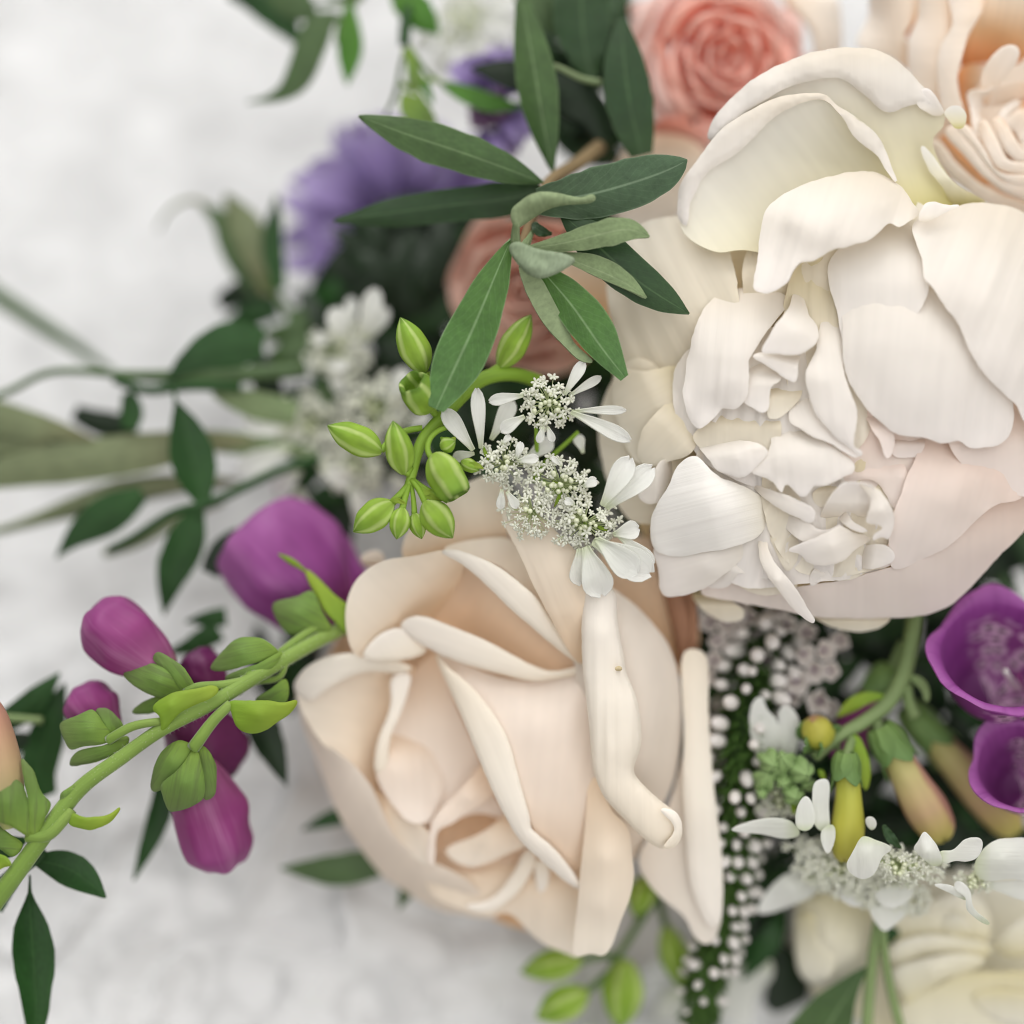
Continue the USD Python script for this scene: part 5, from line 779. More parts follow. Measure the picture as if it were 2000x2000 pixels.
for q, r in (([(1250, 400, -110), (1100, 360, -70), (950, 385, -50), (850, 460, -40), (730, 590, -30), (620, 720, -20), (570, 880, -6), (548, 960, 0)], [14, 15, 13, 9]), ([(548, 950, 0), (510, 1000, 4), (450, 1062, 4)], [6, 8]), ([(552, 950, 2), (530, 1020, 8), (512, 1090, 10)], [5, 7]), ([(560, 950, 0), (572, 1030, 2), (578, 1115, 0)], [4, 6]),
             ([(560, 930, 4), (600, 980, 12), (640, 1060, 10)], [5, 7]), ([(570, 930, 0), (640, 980, 8), (700, 1010, 10), (760, 1045, 8)], [5, 6]), ([(800, 640, -10), (730, 655, 0), (668, 700, 12), (650, 770, 18), (685, 830, 20)], [5, 6]), ([(620, 650, -20), (500, 680, -14), (400, 772, 0)], [6, 7]), ([(560, 860, 0), (530, 905, 6)], [7, 8]), ([(700, 590, -28), (668, 548, -20)], [7, 8]), ([(870, 440, -50), (960, 370, -60), (1038, 320, -60)], [6, 8]), ([(640, 350, -16), (680, 480, -34), (740, 570, -36)], [8, 6])):
    put(lk_, 'stem', tube(C_, q, r), 'lark_stem')
for q, h in (([(570, 930, 6), (650, 1010, 14), (750, 1042, 10)], [8, 22, 3]), ([(600, 960, 8), (640, 1000, 16), (680, 980, 12)], [4, 16, 2]), ([(440, 1070, 6), (470, 1040, 16), (530, 1060, 14)], [3, 16, 3]), ([(850, 860, 0), (900, 850, 6), (950, 870, 4)], [6, 18, 2]), ([(720, 700, 10), (760, 730, 16), (800, 700, 10)], [4, 22, 3])):
    put(lk_, 'bract', leaf(C_, q, h, thick=2, n=10, m=5), 'fox_bract')
lk2 = thing('larkspur', 'blurred larkspur buds hanging below the cream rose at the bottom edge', 'larkspur', (1200, 1860, -420))
N_ = Frame(900, 1700, 600)
larkspur(lk2, N_, [((760, 560, 0), (370, 640, 0), 110), ((1180, 30, 10), (1090, 290, 10), 100), ((800, 760, 20), (470, 930, 20), 125), ((1040, 560, 0), (1000, 1000, 0), 150), ((1290, 350, -20), (1420, 760, -20), 110)], z=-300)
for q in ([(1260, 120, -310), (1120, 330, -310), (980, 560, -310), (900, 760, -310)], [(980, 540, -310), (860, 540, -305), (740, 580, -300)], [(940, 640, -306), (830, 730, -290), (780, 770, -285)], [(1240, 160, -330), (1270, 280, -325), (1300, 380, -320)], [(1130, 300, -310), (1110, 280, -300)]):
    put(lk2, 'stem', tube(N_, q, [9, 8]), 'green_stem')

# ------------------------------------------------------------------ foxglove lying across the lower left
fx = thing('foxglove', 'hairy green foxglove stalk with magenta bells in the lower left', 'foxglove', (350, 1600, -250))
STEM = [(-60, 1730, 10), (60, 1570, 14), (170, 1420, 16), (310, 1225, 14), (450, 1060, 10), (640, 920, 4), (860, 765, -4), (1100, 640, -12), (1300, 520, -26), (1500, 400, -52), (1700, 285, -95), (1870, 205, -150), (2020, 150, -200)]
put(fx, 'stem', tube(L_, STEM, [19, 18, 17, 15, 14, 14, 15, 15, 15, 16], sides=16, n=70), 'fox_stem')
put(fx, 'stem', tube(L_, [(1330, 470, -28), (1500, 350, -60), (1650, 240, -90), (1760, 180, -120)], [7, 9]), 'fox_stem')
def bell(p0, p1, r, m='fox_bell', tip=0.75, **k):
    return put(fx, 'bell', lathe(L_, p0, p1, [(0, 0.25 * r), (0.08, 0.5 * r), (0.3, 0.8 * r), (0.6, r), (0.82, 0.97 * r), (0.93, tip * r), (1.0, 0.45 * r), (0.985, 0.02 * r)], sides=40, n=34, noise=0.22, ribs=4, amp=0.07, lobes=4, lobe_amp=0.16 * r, **k), m)
bell((920, 480, -70), (500, 130, -90), 190)
bell((610, 800, -80), (430, 540, -110), 140)
bell((1180, 560, -120), (1030, 360, -150), 130, 'fox_bell_dark')
bell((930, 620, -100), (1230, 960, -210), 200, 'fox_bell_dark')
bell((1020, 900, -70), (1220, 1490, -130), 205)
bell((1840, 170, -220), (1360, -330, -280), 330, 'fox_bell_violet', tip=0.9)
bell((1960, 60, -240), (1560, -200, -330), 240, 'fox_bell_violet', tip=0.9)
put(fx, 'bell', lathe(L_, (60, 1290, 20), (-96, 540, 10), [(0, 40), (0.2, 100), (0.45, 125), (0.75, 108), (0.95, 50), (1, 6)], sides=28, n=24), 'fox_bud_salmon')
def sep(pts, z=0, m='fox_green', d=(0, 1), name='sepal', **k): return put(fx, name, sheet(L_, pts, z=z, dir=d, thick=3, rk=0.5, **{**dict(roll=6, step=3, ripple=2.5), **k}), m)
sep([(1000, 565, 0), (920, 580, 2), (850, 580, 4), (780, 555, 2), (720, 515, 0), (668, 460, -8), (740, 425, 0), (810, 405, 4), (880, 420, 10), (940, 460, 10), (985, 520, 6)], -30, d=(-1, -0.4), inn=[(860, 500, 22)])
sep([(830, 380, 0), (848, 345, 0), (910, 370, 8), (970, 410, 12), (1020, 470, 12), (1055, 560, 4), (1000, 566, 2), (945, 500, 10), (890, 430, 8)], -24, d=(-0.7, -1))
sep([(715, 665, -6), (760, 620, 0), (810, 595, 4), (870, 580, 4), (900, 600, 2), (840, 660, 0), (780, 672, -4)], -50, d=(-1, 0.4))
sep([(600, 805, 0), (560, 730, 10), (500, 655, 4), (420, 685, 2), (328, 728, -10), (345, 800, -6), (382, 862, -6), (440, 850, 4), (520, 840, 8)], -20, d=(-1, 0), inn=[(480, 760, 22)])
sep([(520, 655, 2), (570, 645, 4), (630, 690, 6), (665, 755, 4), (640, 800, 4), (600, 806, 2), (560, 740, 8)], -24, d=(-0.2, -1))
sep([(625, 815, 4), (560, 845, 8), (480, 860, 6), (400, 895, -4), (378, 950, -12), (440, 948, -4), (520, 930, 2), (600, 900, 4), (680, 850, 2), (690, 800, 0)], -24, d=(-1, 0.3))
sep([(1045, 855, 4), (1000, 825, 4), (960, 820, 4), (890, 862, 0), (845, 930, -4), (820, 1015, -10), (820, 1085, -16), (862, 1085, -8), (930, 1040, 4), (985, 960, 12)], -10, d=(-0.6, 1), inn=[(920, 930, 16)])
sep([(1050, 860, 6), (1000, 930, 16), (920, 1010, 16), (872, 1060, 8), (880, 1120, 4), (905, 1185, -2), (925, 1198, -6), (1000, 1185, 2), (1060, 1155, 8), (1095, 1125, 10), (1100, 1030, 18), (1080, 930, 16)], -4, d=(-0.2, 1), inn=[(1000, 1050, 30)])
sep([(1050, 852, 4), (1100, 850, 4), (1140, 900, 4), (1162, 960, -2), (1165, 1050, -6), (1155, 1110, -8), (1120, 1135, -6), (1098, 1125, 0), (1075, 1020, 8)], -10, d=(0.2, 1))
sep([(1500, 350, 0), (1460, 300, 4), (1400, 268, 4), (1330, 262, 2), (1270, 275, 0), (1200, 340, -4), (1138, 430, -12), (1190, 442, -6), (1260, 430, 4), (1400, 390, 8)], -40, d=(-1, 0.2), inn=[(1300, 340, 16)])
sep([(1520, 340, 4), (1430, 385, 8), (1330, 425, 6), (1215, 480, -6), (1240, 500, -6), (1310, 505, 0), (1400, 470, 4), (1480, 410, 4)], -34, d=(-1, 0.5))
sep([(1780, 215, 0), (1740, 130, 6), (1680, 15, 4), (1620, 35, 2), (1550, 55, 0), (1478, 80, -6), (1478, 130, -6), (1510, 190, -4), (1560, 242, -2), (1660, 235, 2)], -100, d=(-1, -0.5), inn=[(1610, 130, 18)])
sep([(1872, 235, 0), (1830, 200, 6), (1770, 140, 10), (1720, 60, 8), (1670, -30, 2), (1650, -100, -10), (1720, -50, 0), (1800, 30, 6), (1865, 80, 4), (1900, 150, 0)], -110, m='fox_bract', d=(-0.5, -1))
sep([(1500, -190, 0), (1560, -170, 0), (1620, -130, 4), (1660, -90, 4), (1680, -60, 0), (1630, -100, 0), (1560, -140, -2)], -120, m='fox_bract', name='bract')
sep([(872, 762, 0), (862, 690, 8), (832, 660, 4), (830, 630, 4), (880, 590, 6), (940, 560, 8), (1050, 540, 6), (1155, 525, 0), (1175, 545, 0), (1130, 590, 4), (1060, 620, 4), (980, 660, 6), (920, 720, 2)], 10, m='fox_bract', d=(1, -0.5), name='bract', inn=[(920, 630, 18)])
sep([(1240, 610, 0), (1320, 605, 8), (1450, 605, 8), (1540, 612, 4), (1600, 605, -8), (1560, 670, 0), (1500, 712, 2), (1440, 755, 0), (1380, 776, -4), (1310, 765, -2), (1265, 720, 0), (1248, 660, 0)], 0, m='fox_bract', d=(1, 0.1), name='bract', inn=[(1400, 680, 20)])
sep([(330, 1185, 0), (400, 1210, 4), (460, 1232, 8), (540, 1228, 4), (600, 1210, 0), (645, 1180, -6), (610, 1240, -2), (560, 1275, 0), (480, 1297, 0), (420, 1285, 0), (375, 1265, 0), (362, 1220, 2)], 24, m='fox_bract', d=(1, 0.1), name='bract')
sep([(326, 1140, 0), (330, 1105, 4), (370, 1075, 4), (425, 1050, 0), (410, 1090, 4), (360, 1130, 4), (335, 1160, 0)], 20, m='fox_green', name='bract')
sep([(-60, 1000, 10), (0, 1008, 10), (60, 1025, 8), (105, 1040, 4), (140, 1110, 4), (162, 1220, 4), (160, 1330, 0), (110, 1310, 8), (40, 1270, 12), (-60, 1200, 14)], 34, d=(0, -1), inn=[(50, 1150, 26)])
sep([(118, 915, 0), (150, 945, 4), (182, 985, 6), (205, 1060, 6), (240, 1120, 4), (272, 1160, 0), (255, 1210, 2), (240, 1240, 2), (200, 1320, 0), (165, 1322, 4), (158, 1200, 10), (140, 1060, 8)], 30, d=(0, -1))
sep([(-60, 1360, 0), (0, 1400, 4), (70, 1440, 4), (120, 1380, 4), (60, 1330, 4), (-40, 1270, 0)], 14, d=(-1, 0))
sep([(-40, 1450, 0), (0, 1430, 4), (50, 1460, 4), (60, 1490, 2), (20, 1500, 0), (-40, 1530, 0)], 30, m='fox_bract', name='bract')
for q, r in (([(585, 815, -14), (640, 780, -4), (720, 740, 0), (870, 715, 2)], [10, 8]), ([(1040, 860, 0), (1090, 790, 4), (1160, 700, 0), (1245, 620, -8)], [13, 10]), ([(1000, 560, -20), (1070, 530, -16), (1180, 520, -20), (1330, 490, -24)], [10, 8]), ([(150, 1330, 20), (250, 1330, 26), (340, 1250, 24), (390, 1190, 20)], [14, 10]), ([(1280, 560, -60), (1380, 500, -60), (1500, 480, -60), (1540, 400, -50)], [8, 6])):
    put(fx, 'pedicel', tube(L_, q, r), 'fox_stem')
sep([(1380, 600, 0), (1430, 560, 4), (1500, 510, 4), (1540, 490, 0), (1555, 560, 0), (1530, 620, -4), (1460, 640, -4)], -50, d=(-1, 0.5))
# the down on the stalk, as fine short hairs standing off it
def down(t, n=900):
    rng = np.random.RandomState(7); C = crom(view(L_(STEM)), 400); ms = []
    T = np.gradient(C, axis=0); T /= np.linalg.norm(T, axis=1, keepdims=True)
    for i in range(n):
        k = rng.randint(20, 380); d, a, b = basis(T[k]); an = rng.uniform(0, 6.283); o = math.cos(an) * a + math.sin(an) * b
        p = C[k] + o * 14.0; e = p + o * rng.uniform(4, 8) + d * rng.uniform(-3, 3); s = np.cross(o, d) * 0.28
        v = np.array([p - s, p + s, e, p + d * 0.4]); ms.append((v, np.array([[0, 1, 2], [1, 3, 2], [3, 0, 2]]), np.zeros((4, 2)) + 0.5))
    put(t, 'down', join(ms), 'fuzz', kind='stuff')
down(fx)

# ------------------------------------------------------------------ foxglove at the right
fy = thing('foxglove', 'foxglove with spotted purple mouths and yellow buds below the peony', 'foxglove', (1800, 1400, -300))
put(fy, 'stem', tube(G_, [(1350, 200, -190), (1330, 380, -170), (1310, 500, -160), (1270, 630, -150), (1180, 770, -140), (1060, 860, -130), (940, 930, -124), (800, 1050, -120)], [16, 17, 17, 16, 13, 11], sides=14, n=50), 'pale_stem')
def fbud(p0, p1, r, m, z, calyx=0.42, bend=0.0):
    p0, p1 = (*p0, z), (*p1, z - 10)
    put(fy, 'bud', lathe(B_, p0, p1, [(0, 0.35 * r), (0.1, 0.6 * r), (0.35, 0.78 * r), (0.7, r), (0.9, 0.88 * r), (0.97, 0.6 * r), (1, 0.08 * r)], sides=26, n=24, bend=bend, noise=0.1, lobes=3, lobe_amp=0.16 * r), m)
    a0, a1 = VP(B_, p0), VP(B_, p1); d, a, b = basis(a1 - a0); L = np.linalg.norm(a1 - a0)
    for k in range(5):
        an = k * 2 * math.pi / 5 + 0.5; o = math.cos(an) * a + math.sin(an) * b; s = np.cross(o, d); rr = r * B_.k
        ss = np.linspace(0, 1, 12); x = np.linspace(-1, 1, 7); P = np.zeros((12, 7, 3))
        for j, xx in enumerate(x):
            wv = 0.8 * rr * np.minimum(1, 0.62 + ss) * np.clip(1 - ss ** 3.4, 0.02, 1) ** 0.8
            rad = rr * (np.interp(ss * calyx, [0, 0.1, 0.35, 0.7], [0.38, 0.62, 0.8, 1.0]) + 0.05) - (xx * wv) ** 2 / (1.7 * rr) + 2 + 2 * ss ** 3
            P[:, j] = a0 - d * 0.06 * L + np.outer(ss * calyx * L * (1.1 - 0.1 * k % 2), d) + np.outer(rad, o) + np.outer(xx * wv, s)
        put(fy, 'sepal', gridmesh(P, np.stack(np.meshgrid(ss, x / 3, indexing='ij')[::-1], -1), 3), 'fox_calyx')
fbud((975, 500), (965, 1050), 90, 'fox_bud_yellow', -70, 0.38, bend=-0.03)
fbud((1170, 360), (1500, 935), 118, 'fox_bud', -120, 0.42)
fbud((1330, 260), (1890, 900), 116, 'fox_bud', -235, 0.42)
fbud((1210, 40), (930, 500), 120, 'fox_bell', -230, 0.5)
put(fy, 'bud', lathe(B_, (850, 400, -130), (790, 310, -80), [(0, 40), (0.3, 88), (0.7, 84), (0.92, 48), (1.0, 3)], sides=22, n=16, noise=0.1), 'fox_bud_yellow')
for k in range(4): put(fy, 'sepal', opetal(VP(B_, (880, 430, -140)), VP(B_, [(720, 330, -100), (760, 430, -70), (850, 450, -70), (905, 330, -100)][k]), 22, up=-0.3, cup=-0.3), 'fox_calyx')
put(fy, 'pedicel', tube(B_, [(860, 410, -130), (900, 430, -136), (940, 440, -130)], [9, 8]), 'pale_stem')
rg = random.Random(12)
for c, r in (((570, 520), 66), ((640, 515), 60), ((540, 610), 62), ((635, 622), 50), ((735, 575), 72), ((690, 700), 58), ((600, 560), 50), ((760, 640), 40), ((520, 690), 34)):
    z = -90 + rg.uniform(-14, 14); a = rg.uniform(0, 6.28)
    put(fy, 'bud', lathe(B_, (c[0] + 0.5 * r * math.cos(a), c[1] + 0.5 * r * math.sin(a), z - 30), (c[0] - 0.45 * r * math.cos(a), c[1] - 0.45 * r * math.sin(a), z + 22), [(0, 0.5 * r), (0.3, 0.95 * r), (0.6, r * 0.85), (0.85, r * 0.5), (1, 0.06 * r)], sides=30, n=16, ribs=5, amp=0.42, twist=0.5, noise=0.2), 'fox_tip')
for q, h in (([(1180, 165, -140), (1080, 175, -134), (1000, 215, -140), (925, 275, -150)], [10, 32, 34, 4]), ([(1020, 370, -110), (1050, 480, -100), (1070, 590, -96), (1080, 670, -100)], [16, 36, 34, 6]), ([(1310, 60, -150), (1360, 80, -140), (1400, 130, -136), (1405, 195, -140)], [14, 24, 22, 12]), ([(830, 560, -100), (850, 600, -96), (860, 620, -98)], [10, 14, 3]), ([(690, 740, -100), (690, 800, -96)], [20, 6])):
    put(fy, 'bract', leaf(B_, q, h, thick=3, zl=-0.4, zr=-0.3, n=16, m=7), 'fox_bract' if q[0][0] < 1300 else 'pale_stem')
for q, r in (([(1010, 390, -118), (990, 440, -100), (975, 510, -80)], [9, 11]), ([(1150, 300, -136), (1150, 350, -128), (1180, 400, -122)], [11, 14]), ([(1300, 100, -150), (1310, 190, -160), (1340, 270, -170)], [11, 14]), ([(1280, -120, -190), (1240, -30, -210), (1210, 50, -225)], [11, 12])):
    put(fy, 'pedicel', tube(B_, q, r), 'pale_stem')
def mouth(c, ax, L, r, m, seed, sq=1.0, ph=0.6):
    """An open bell: tube, throat and a flared four-lobed lip."""
    c = view(np.array(c, float)); d, a, b = basis(np.array(ax, float)); a = np.array([1.0, 0, 0]) - d * d[0]; a /= np.linalg.norm(a); b = np.cross(d, a)
    n, s = 40, 56; v = np.linspace(0, 1, n); an = np.arange(s + 1) / s * 2 * math.pi; P = np.zeros((n, s + 1, 3))
    for i, t in enumerate(v):
        rad = r * np.interp(t, [0, 0.1, 0.35, 0.7, 0.86, 0.95, 1.0], [0.02, 0.5, 0.74, 0.9, 0.97, 1.06, 1.14])
        lobe = np.clip((t - 0.8) / 0.2, 0, 1)
        rr = rad * (1 + lobe * (0.07 * np.cos(4 * an + ph) + 0.07 * (meshkit.noise(np.column_stack([np.cos(an) * 4 + 9, np.sin(an) * 4 + 9, np.full(s + 1, t * 3 + seed)]), seed) - 0.5)))
        dep = L * (1 - t) - lobe * r * 0.10 * np.cos(4 * an + ph) + lobe ** 2 * r * 0.16
        P[i] = c + np.outer(dep, d) + np.outer(rr * np.cos(an), a) + np.outer(rr * np.sin(an) * sq, b)
    uv = np.stack(np.meshgrid(v, an / (2 * math.pi), indexing='ij')[::-1], -1)
    return put(fy, 'bell', gridmesh(P, uv, 4), m)
mouth((1965, 1262, -40), (0.1, -0.75, -1), 210, 128, 'fox_mouth', 3, sq=0.98, ph=0.3)
mouth((1998, 1488, -40), (0.3, -0.6, -1), 170, 92, 'fox_mouth_lower', 8, ph=2.0)
put(fy, 'stamen', tube(G_, [(1932, 720, -240), (1880, 660, -170), (1830, 580, -120)], [5, 7]), 'spike_bud')
put(fy, 'stamen', tube(G_, [(1990, 720, -240), (1950, 690, -170), (1900, 600, -130)], [4, 5]), 'fox_bell')

# ------------------------------------------------------------------ spike of white dotted buds
sp = thing('flower_spike', 'dark green drooping spike dotted with small white buds right of the cream rose', 'flower spike', (1430, 1650, -350))
SP = crom(view(np.array([(1520, 1190, -250), (1480, 1290, -225), (1450, 1420, -205), (1440, 1560, -205), (1425, 1700, -215), (1400, 1830, -230), (1375, 1940, -245), (1355, 2060, -260)], float)), 300)
HW = np.interp(np.linspace(0, 1, 300), [0, 0.15, 0.4, 0.65, 1], [64, 74, 70, 52, 42])
put(sp, 'stem', tube(None, SP[::20], [26, 32, 30, 24, 18], sides=12, n=40, raw=True), 'spike_green')
rs = np.random.RandomState(4)
def spike_frame(k, an):
    d = SP[min(k + 1, 299)] - SP[max(k - 1, 0)]; d /= np.linalg.norm(d); a = np.cross(d, [0, 0, 1.0]); a /= np.linalg.norm(a); b = np.cross(a, d)
    b = b if b[2] > 0 else -b
    return d, math.sin(an) * a + math.cos(an) * b
ms = []
for i in range(2600):
    k = rs.randint(0, 299); an = rs.uniform(-2.0, 2.0); d, o = spike_frame(k, an); p = SP[k] + o * HW[k] * 0.45
    e = p + (o * rs.uniform(0.4, 0.75) * HW[k] + d * rs.uniform(6, 26)) ; s = np.cross(o, d); s /= np.linalg.norm(s); w = rs.uniform(2.8, 5.5); q = (p + e) / 2 + o * 4
    ms.append((np.array([p - s * w * .5, p + s * w * .5, q + s * w, q - s * w, e]), np.array([[0, 1, 2], [0, 2, 3], [3, 2, 4]]), np.array([[0, 0], [1, 0], [1, .5], [0, .5], [.5, 1]])))
put(sp, 'bract', join(ms), 'spike_green', kind='stuff')
n = 0; done = []
for row in range(26):
    k = int(16 + row * 10.5)
    if k > 285: break
    for j in range(6):
        an = -1.7 + j * 0.68 + (row % 2) * 0.34 + rs.uniform(-0.26, 0.26); d, o = spike_frame(max(1, min(299, k + rs.randint(-6, 7))), an)
        f = k / 300; r = np.interp(f, [0, 0.3, 0.6, 0.85, 1], [15, 14.5, 12.5, 9.5, 6.5]) * rs.uniform(0.65, 1.12)
        if rs.rand() < 0.16 or (f > 0.62 and rs.rand() < (f - 0.62) * 2.4): continue
        p = SP[k] + o * HW[k] * rs.uniform(0.82, 1.15)
        put(sp, 'bud', blob(p, r, o + d * rs.uniform(-0.1, 0.6), rs.uniform(1.15, 1.75), (9, 12)), 'spike_bud')
for cx, cy, r in ((1495, 1290, 26), (1555, 1330, 30), (1590, 1310, 26), (1545, 1360, 24), (1600, 1370, 28), (1620, 1385, 22), (1570, 1278, 24), (1610, 1270, 24), (1420, 1215, 26), (1460, 1205, 24), (1500, 1215, 24), (1440, 1240, 22), (1535, 1220, 24), (1400, 1250, 22), (1385, 1215, 22), (1575, 1235, 24), (1620, 1310, 22), (1395, 1290, 20), (1480, 1240, 20), (1520, 1185, 24), (1445, 1180, 22), (1640, 1250, 22), (1400, 1180, 22), (1380, 1320, 20)):
    c = view(np.array([cx, cy, -190 + rs.uniform(-25, 15) - (1260 - cy) * 0.2 * (cy < 1260)])); up = np.array([rs.uniform(-.6, .6), rs.uniform(-.6, .4), 1.0]); d, a, b = basis(up); o0 = rs.uniform(0, 6)
    for k in range(5):
        an = o0 + k * 2 * math.pi / 5; o = math.cos(an) * a + math.sin(an) * b
        put(sp, 'petal', opetal(c + o * r * 0.15 - d * r * 0.3, c + o * r * 0.95 + d * r * 0.45, r * 0.48, up=-0.25, cup=0.35, n=7, m=5), 'spike_floret')
    put(sp, 'flower_heart', blob(c - d * r * 0.1, r * 0.22, d), 'mauve')

# ------------------------------------------------------------------ jasmine and olive foliage at the left and top
def sprig(name, label, cat, base, leaves, stems, group=None):
    t = thing(name, label, cat, base, group)
    for fr, mid, hw, m, *o in leaves: put(t, 'leaf', leaf(fr, mid, hw, (o[0] if o else None), zl=-0.15, zr=-0.25, n=20, m=9), m)
    for fr, q, r, m in stems: put(t, 'stem', tube(fr, q, r), m)
    return t
sprig('jasmine_sprig', 'dark green jasmine sprig with pointed leaves in the lower left corner', 'jasmine sprig', (60, 1720, -330), [
    (Lb, [(170, 1050, -70), (320, 1075, -66), (460, 1150, -66), (568, 1252, -70)], [14, 84, 78, 4], 'jasmine'),
    (Lb, [(160, 1130, -70), (162, 1230, -70), (165, 1320, -70), (178, 1530, -76), (190, 1720, -80), (195, 2000, -90)], [8, 10, 55, 115, 96, 40], 'jasmine'),
    (Lb, [(150, 1080, -76), (60, 1150, -80), (-40, 1300, -90)], [10, 50, 60], 'jasmine'),
    (L_, [(-60, 1400, -60), (40, 1390, -60), (140, 1350, -70)], [60, 60, 10], 'jasmine')],
    [(Lb, [(240, 1000, -66), (170, 1075, -70), (90, 1130, -74), (0, 1240, -80)], [7, 8], 'jasmine')])
sprig('jasmine_sprig', 'dark jasmine leaves behind the left end of the foxglove stalk', 'jasmine sprig', (70, 1400, -450), [
    (L_, [(-40, 760, -200), (100, 670, -195), (220, 570, -195), (322, 455, -200)], [50, 70, 60, 3], 'jasmine'),
    (L_, [(350, 510, -210), (300, 640, -205), (250, 800, -205), (210, 980, -205), (250, 1120, -205)], [3, 60, 95, 95, 60], 'jasmine'),
    (L_, [(-30, 860, -210), (80, 830, -210), (190, 800, -215)], [60, 60, 20], 'deep_leaf')],
    [(L_, [(-40, 690, -190), (100, 700, -190), (230, 710, -195)], [9, 8], 'pale_stem')])
sprig('jasmine_sprig', 'pointed dark jasmine leaves below the magenta foxglove bells', 'jasmine sprig', (420, 1560, -450), [
    (L_, [(900, 1000, -220), (870, 1180, -215), (800, 1380, -215), (720, 1570, -215)], [50, 62, 45, 2], 'jasmine'),
    (L_, [(1390, 640, -220), (1430, 780, -215), (1480, 900, -212), (1545, 1062, -212)], [80, 88, 66, 2], 'deep_leaf')],
    [(L_, [(900, 1010, -220), (1000, 900, -230), (1200, 780, -240), (1390, 650, -230)], [6, 7], 'jasmine')])
sprig('jasmine_sprig', 'two-leaved jasmine tip beneath the lower left petals of the cream rose', 'jasmine sprig', (740, 1720, -420), [
    (Lb, [(1510, 1090, -300), (1680, 1100, -295), (1830, 1100, -290), (2090, 1050, -290)], [2, 60, 88, 60], 'jasmine_dull'),
    (K_, [(440, 1120, -300), (400, 1210, -300), (356, 1314, -300)], [46, 42, 2], 'jasmine_dull'),
    (Lb, [(1630, 885, -300), (1740, 840, -300), (1860, 800, -300)], [2, 36, 50], 'jasmine')],
    [(K_, [(300, 1060, -300), (420, 1110, -305), (520, 1160, -310)], [6, 7], 'green_stem')])
sprig('jasmine_sprig', 'dark jasmine sprig of five leaves over the pale olive leaves at the left edge', 'jasmine sprig', (390, 960, -480), [
    (Lm, [(945, 360, -250), (1000, 520, -246), (1050, 720, -246), (1100, 930, -250)], [3, 86, 118, 30], 'jasmine'),
    (Lm, [(300, 1212, -290), (430, 1080, -285), (600, 970, -280), (770, 870, -280)], [2, 70, 105, 40], 'jasmine'),
    (Lm, [(880, 1525, -270), (930, 1300, -262), (1000, 1130, -256), (1070, 950, -252)], [2, 84, 105, 34], 'jasmine'),
    (Lm, [(900, 250, -290), (1080, 120, -285), (1280, 60, -290), (1420, 60, -300)], [4, 90, 125, 80], 'jasmine'),
    (Lm, [(690, 320, -300), (710, 420, -300), (700, 520, -300)], [30, 60, 40], 'jasmine'),
    (Lm, [(1000, 1558, -270), (1090, 1545, -270), (1220, 1530, -275)], [2, 36, 50], 'jasmine'),
    (Lm, [(890, 1725, -270), (1020, 1690, -270), (1180, 1600, -275)], [2, 46, 60], 'jasmine'),
    (Lm, [(1130, 1300, -262), (1200, 1180, -262), (1300, 1080, -270)], [50, 70, 40], 'deep_leaf')],
    [(Lm, [(590, 1170, -290), (760, 1080, -280), (930, 975, -262), (1100, 925, -256), (1300, 840, -280), (1500, 745, -300), (1720, 680, -320)], [9, 10, 11], 'jasmine'),
     (Lm, [(620, 250, -310), (800, 310, -300), (960, 290, -300), (1300, 290, -310)], [10, 14], 'jasmine'), (Lm, [(1090, 940, -252), (1060, 1000, -252), (1070, 960, -252)], [6, 6], 'jasmine'), (Lm, [(940, 300, -280), (945, 370, -252)], [5, 4], 'jasmine')])
sprig('olive_sprig', 'pale tan-green olive leaves on grey stems at the left edge', 'olive sprig', (200, 880, -500), [
    (Lm, [(-160, 800, -330), (150, 730, -325), (450, 690, -320), (800, 640, -320), (1150, 590, -325), (1390, 585, -330)], [50, 100, 112, 104, 56, 4], 'olive_tan'),
    (Lm, [(-160, 420, -320), (60, 470, -316), (280, 520, -316), (510, 575, -320)], [90, 84, 58, 3], 'olive_tan'),
    (Lm, [(-100, 600, -345), (150, 600, -340), (330, 640, -345)], [60, 60, 10], 'olive_tan'),
    (Lm, [(-60, 1090, -370), (250, 990, -365), (560, 890, -365), (900, 820, -370), (1300, 800, -375)], [14, 40, 70, 60, 10], 'olive_tan'),
    (Lm, [(1000, 560, -335), (1300, 600, -335), (1700, 640, -345)], [40, 60, 20], 'olive_under'),
    (Lm, [(-60, 700, -360), (200, 640, -360), (420, 560, -365)], [60, 60, 30], 'deep_leaf'),
    (Lm, [(1150, 320, -320), (1350, 380, -318), (1600, 440, -325)], [20, 75, 60], 'olive_under'),
    (Lm, [(400, 430, -380), (560, 490, -380), (740, 500, -385)], [40, 70, 50], 'deep_leaf'),
    (Lm, [(540, 900, -370), (640, 850, -370), (760, 830, -375)], [30, 60, 30], 'deep_leaf')],
    [(Lm, [(-60, 350, -330), (60, 310, -325), (230, 225, -320), (420, 205, -320), (650, 225, -315), (950, 235, -312), (1300, 225, -312), (1650, 200, -330)], [8, 8, 9, 15, 18, 16], 'jasmine_dull'), (Lm, [(-40, 1075, -350), (200, 1000, -352), (500, 900, -350), (800, 850, -350), (1200, 810, -350)], [8, 10], 'olive_tan'), (Lm, [(560, 1190, -350), (750, 1130, -350), (980, 1000, -350), (1200, 900, -350)], [9, 12], 'olive_tan')])
bl = thing('grass_blade', 'thin grey-green blade out of focus at the left edge', 'leaf', (100, 640, -800))
put(bl, 'blade', leaf(PX, [(-120, 500, -560), (20, 595, -570), (120, 660, -560), (230, 735, -540)], [17, 16, 13, 4], thick=3, cup=0.5), 'jasmine_dull')
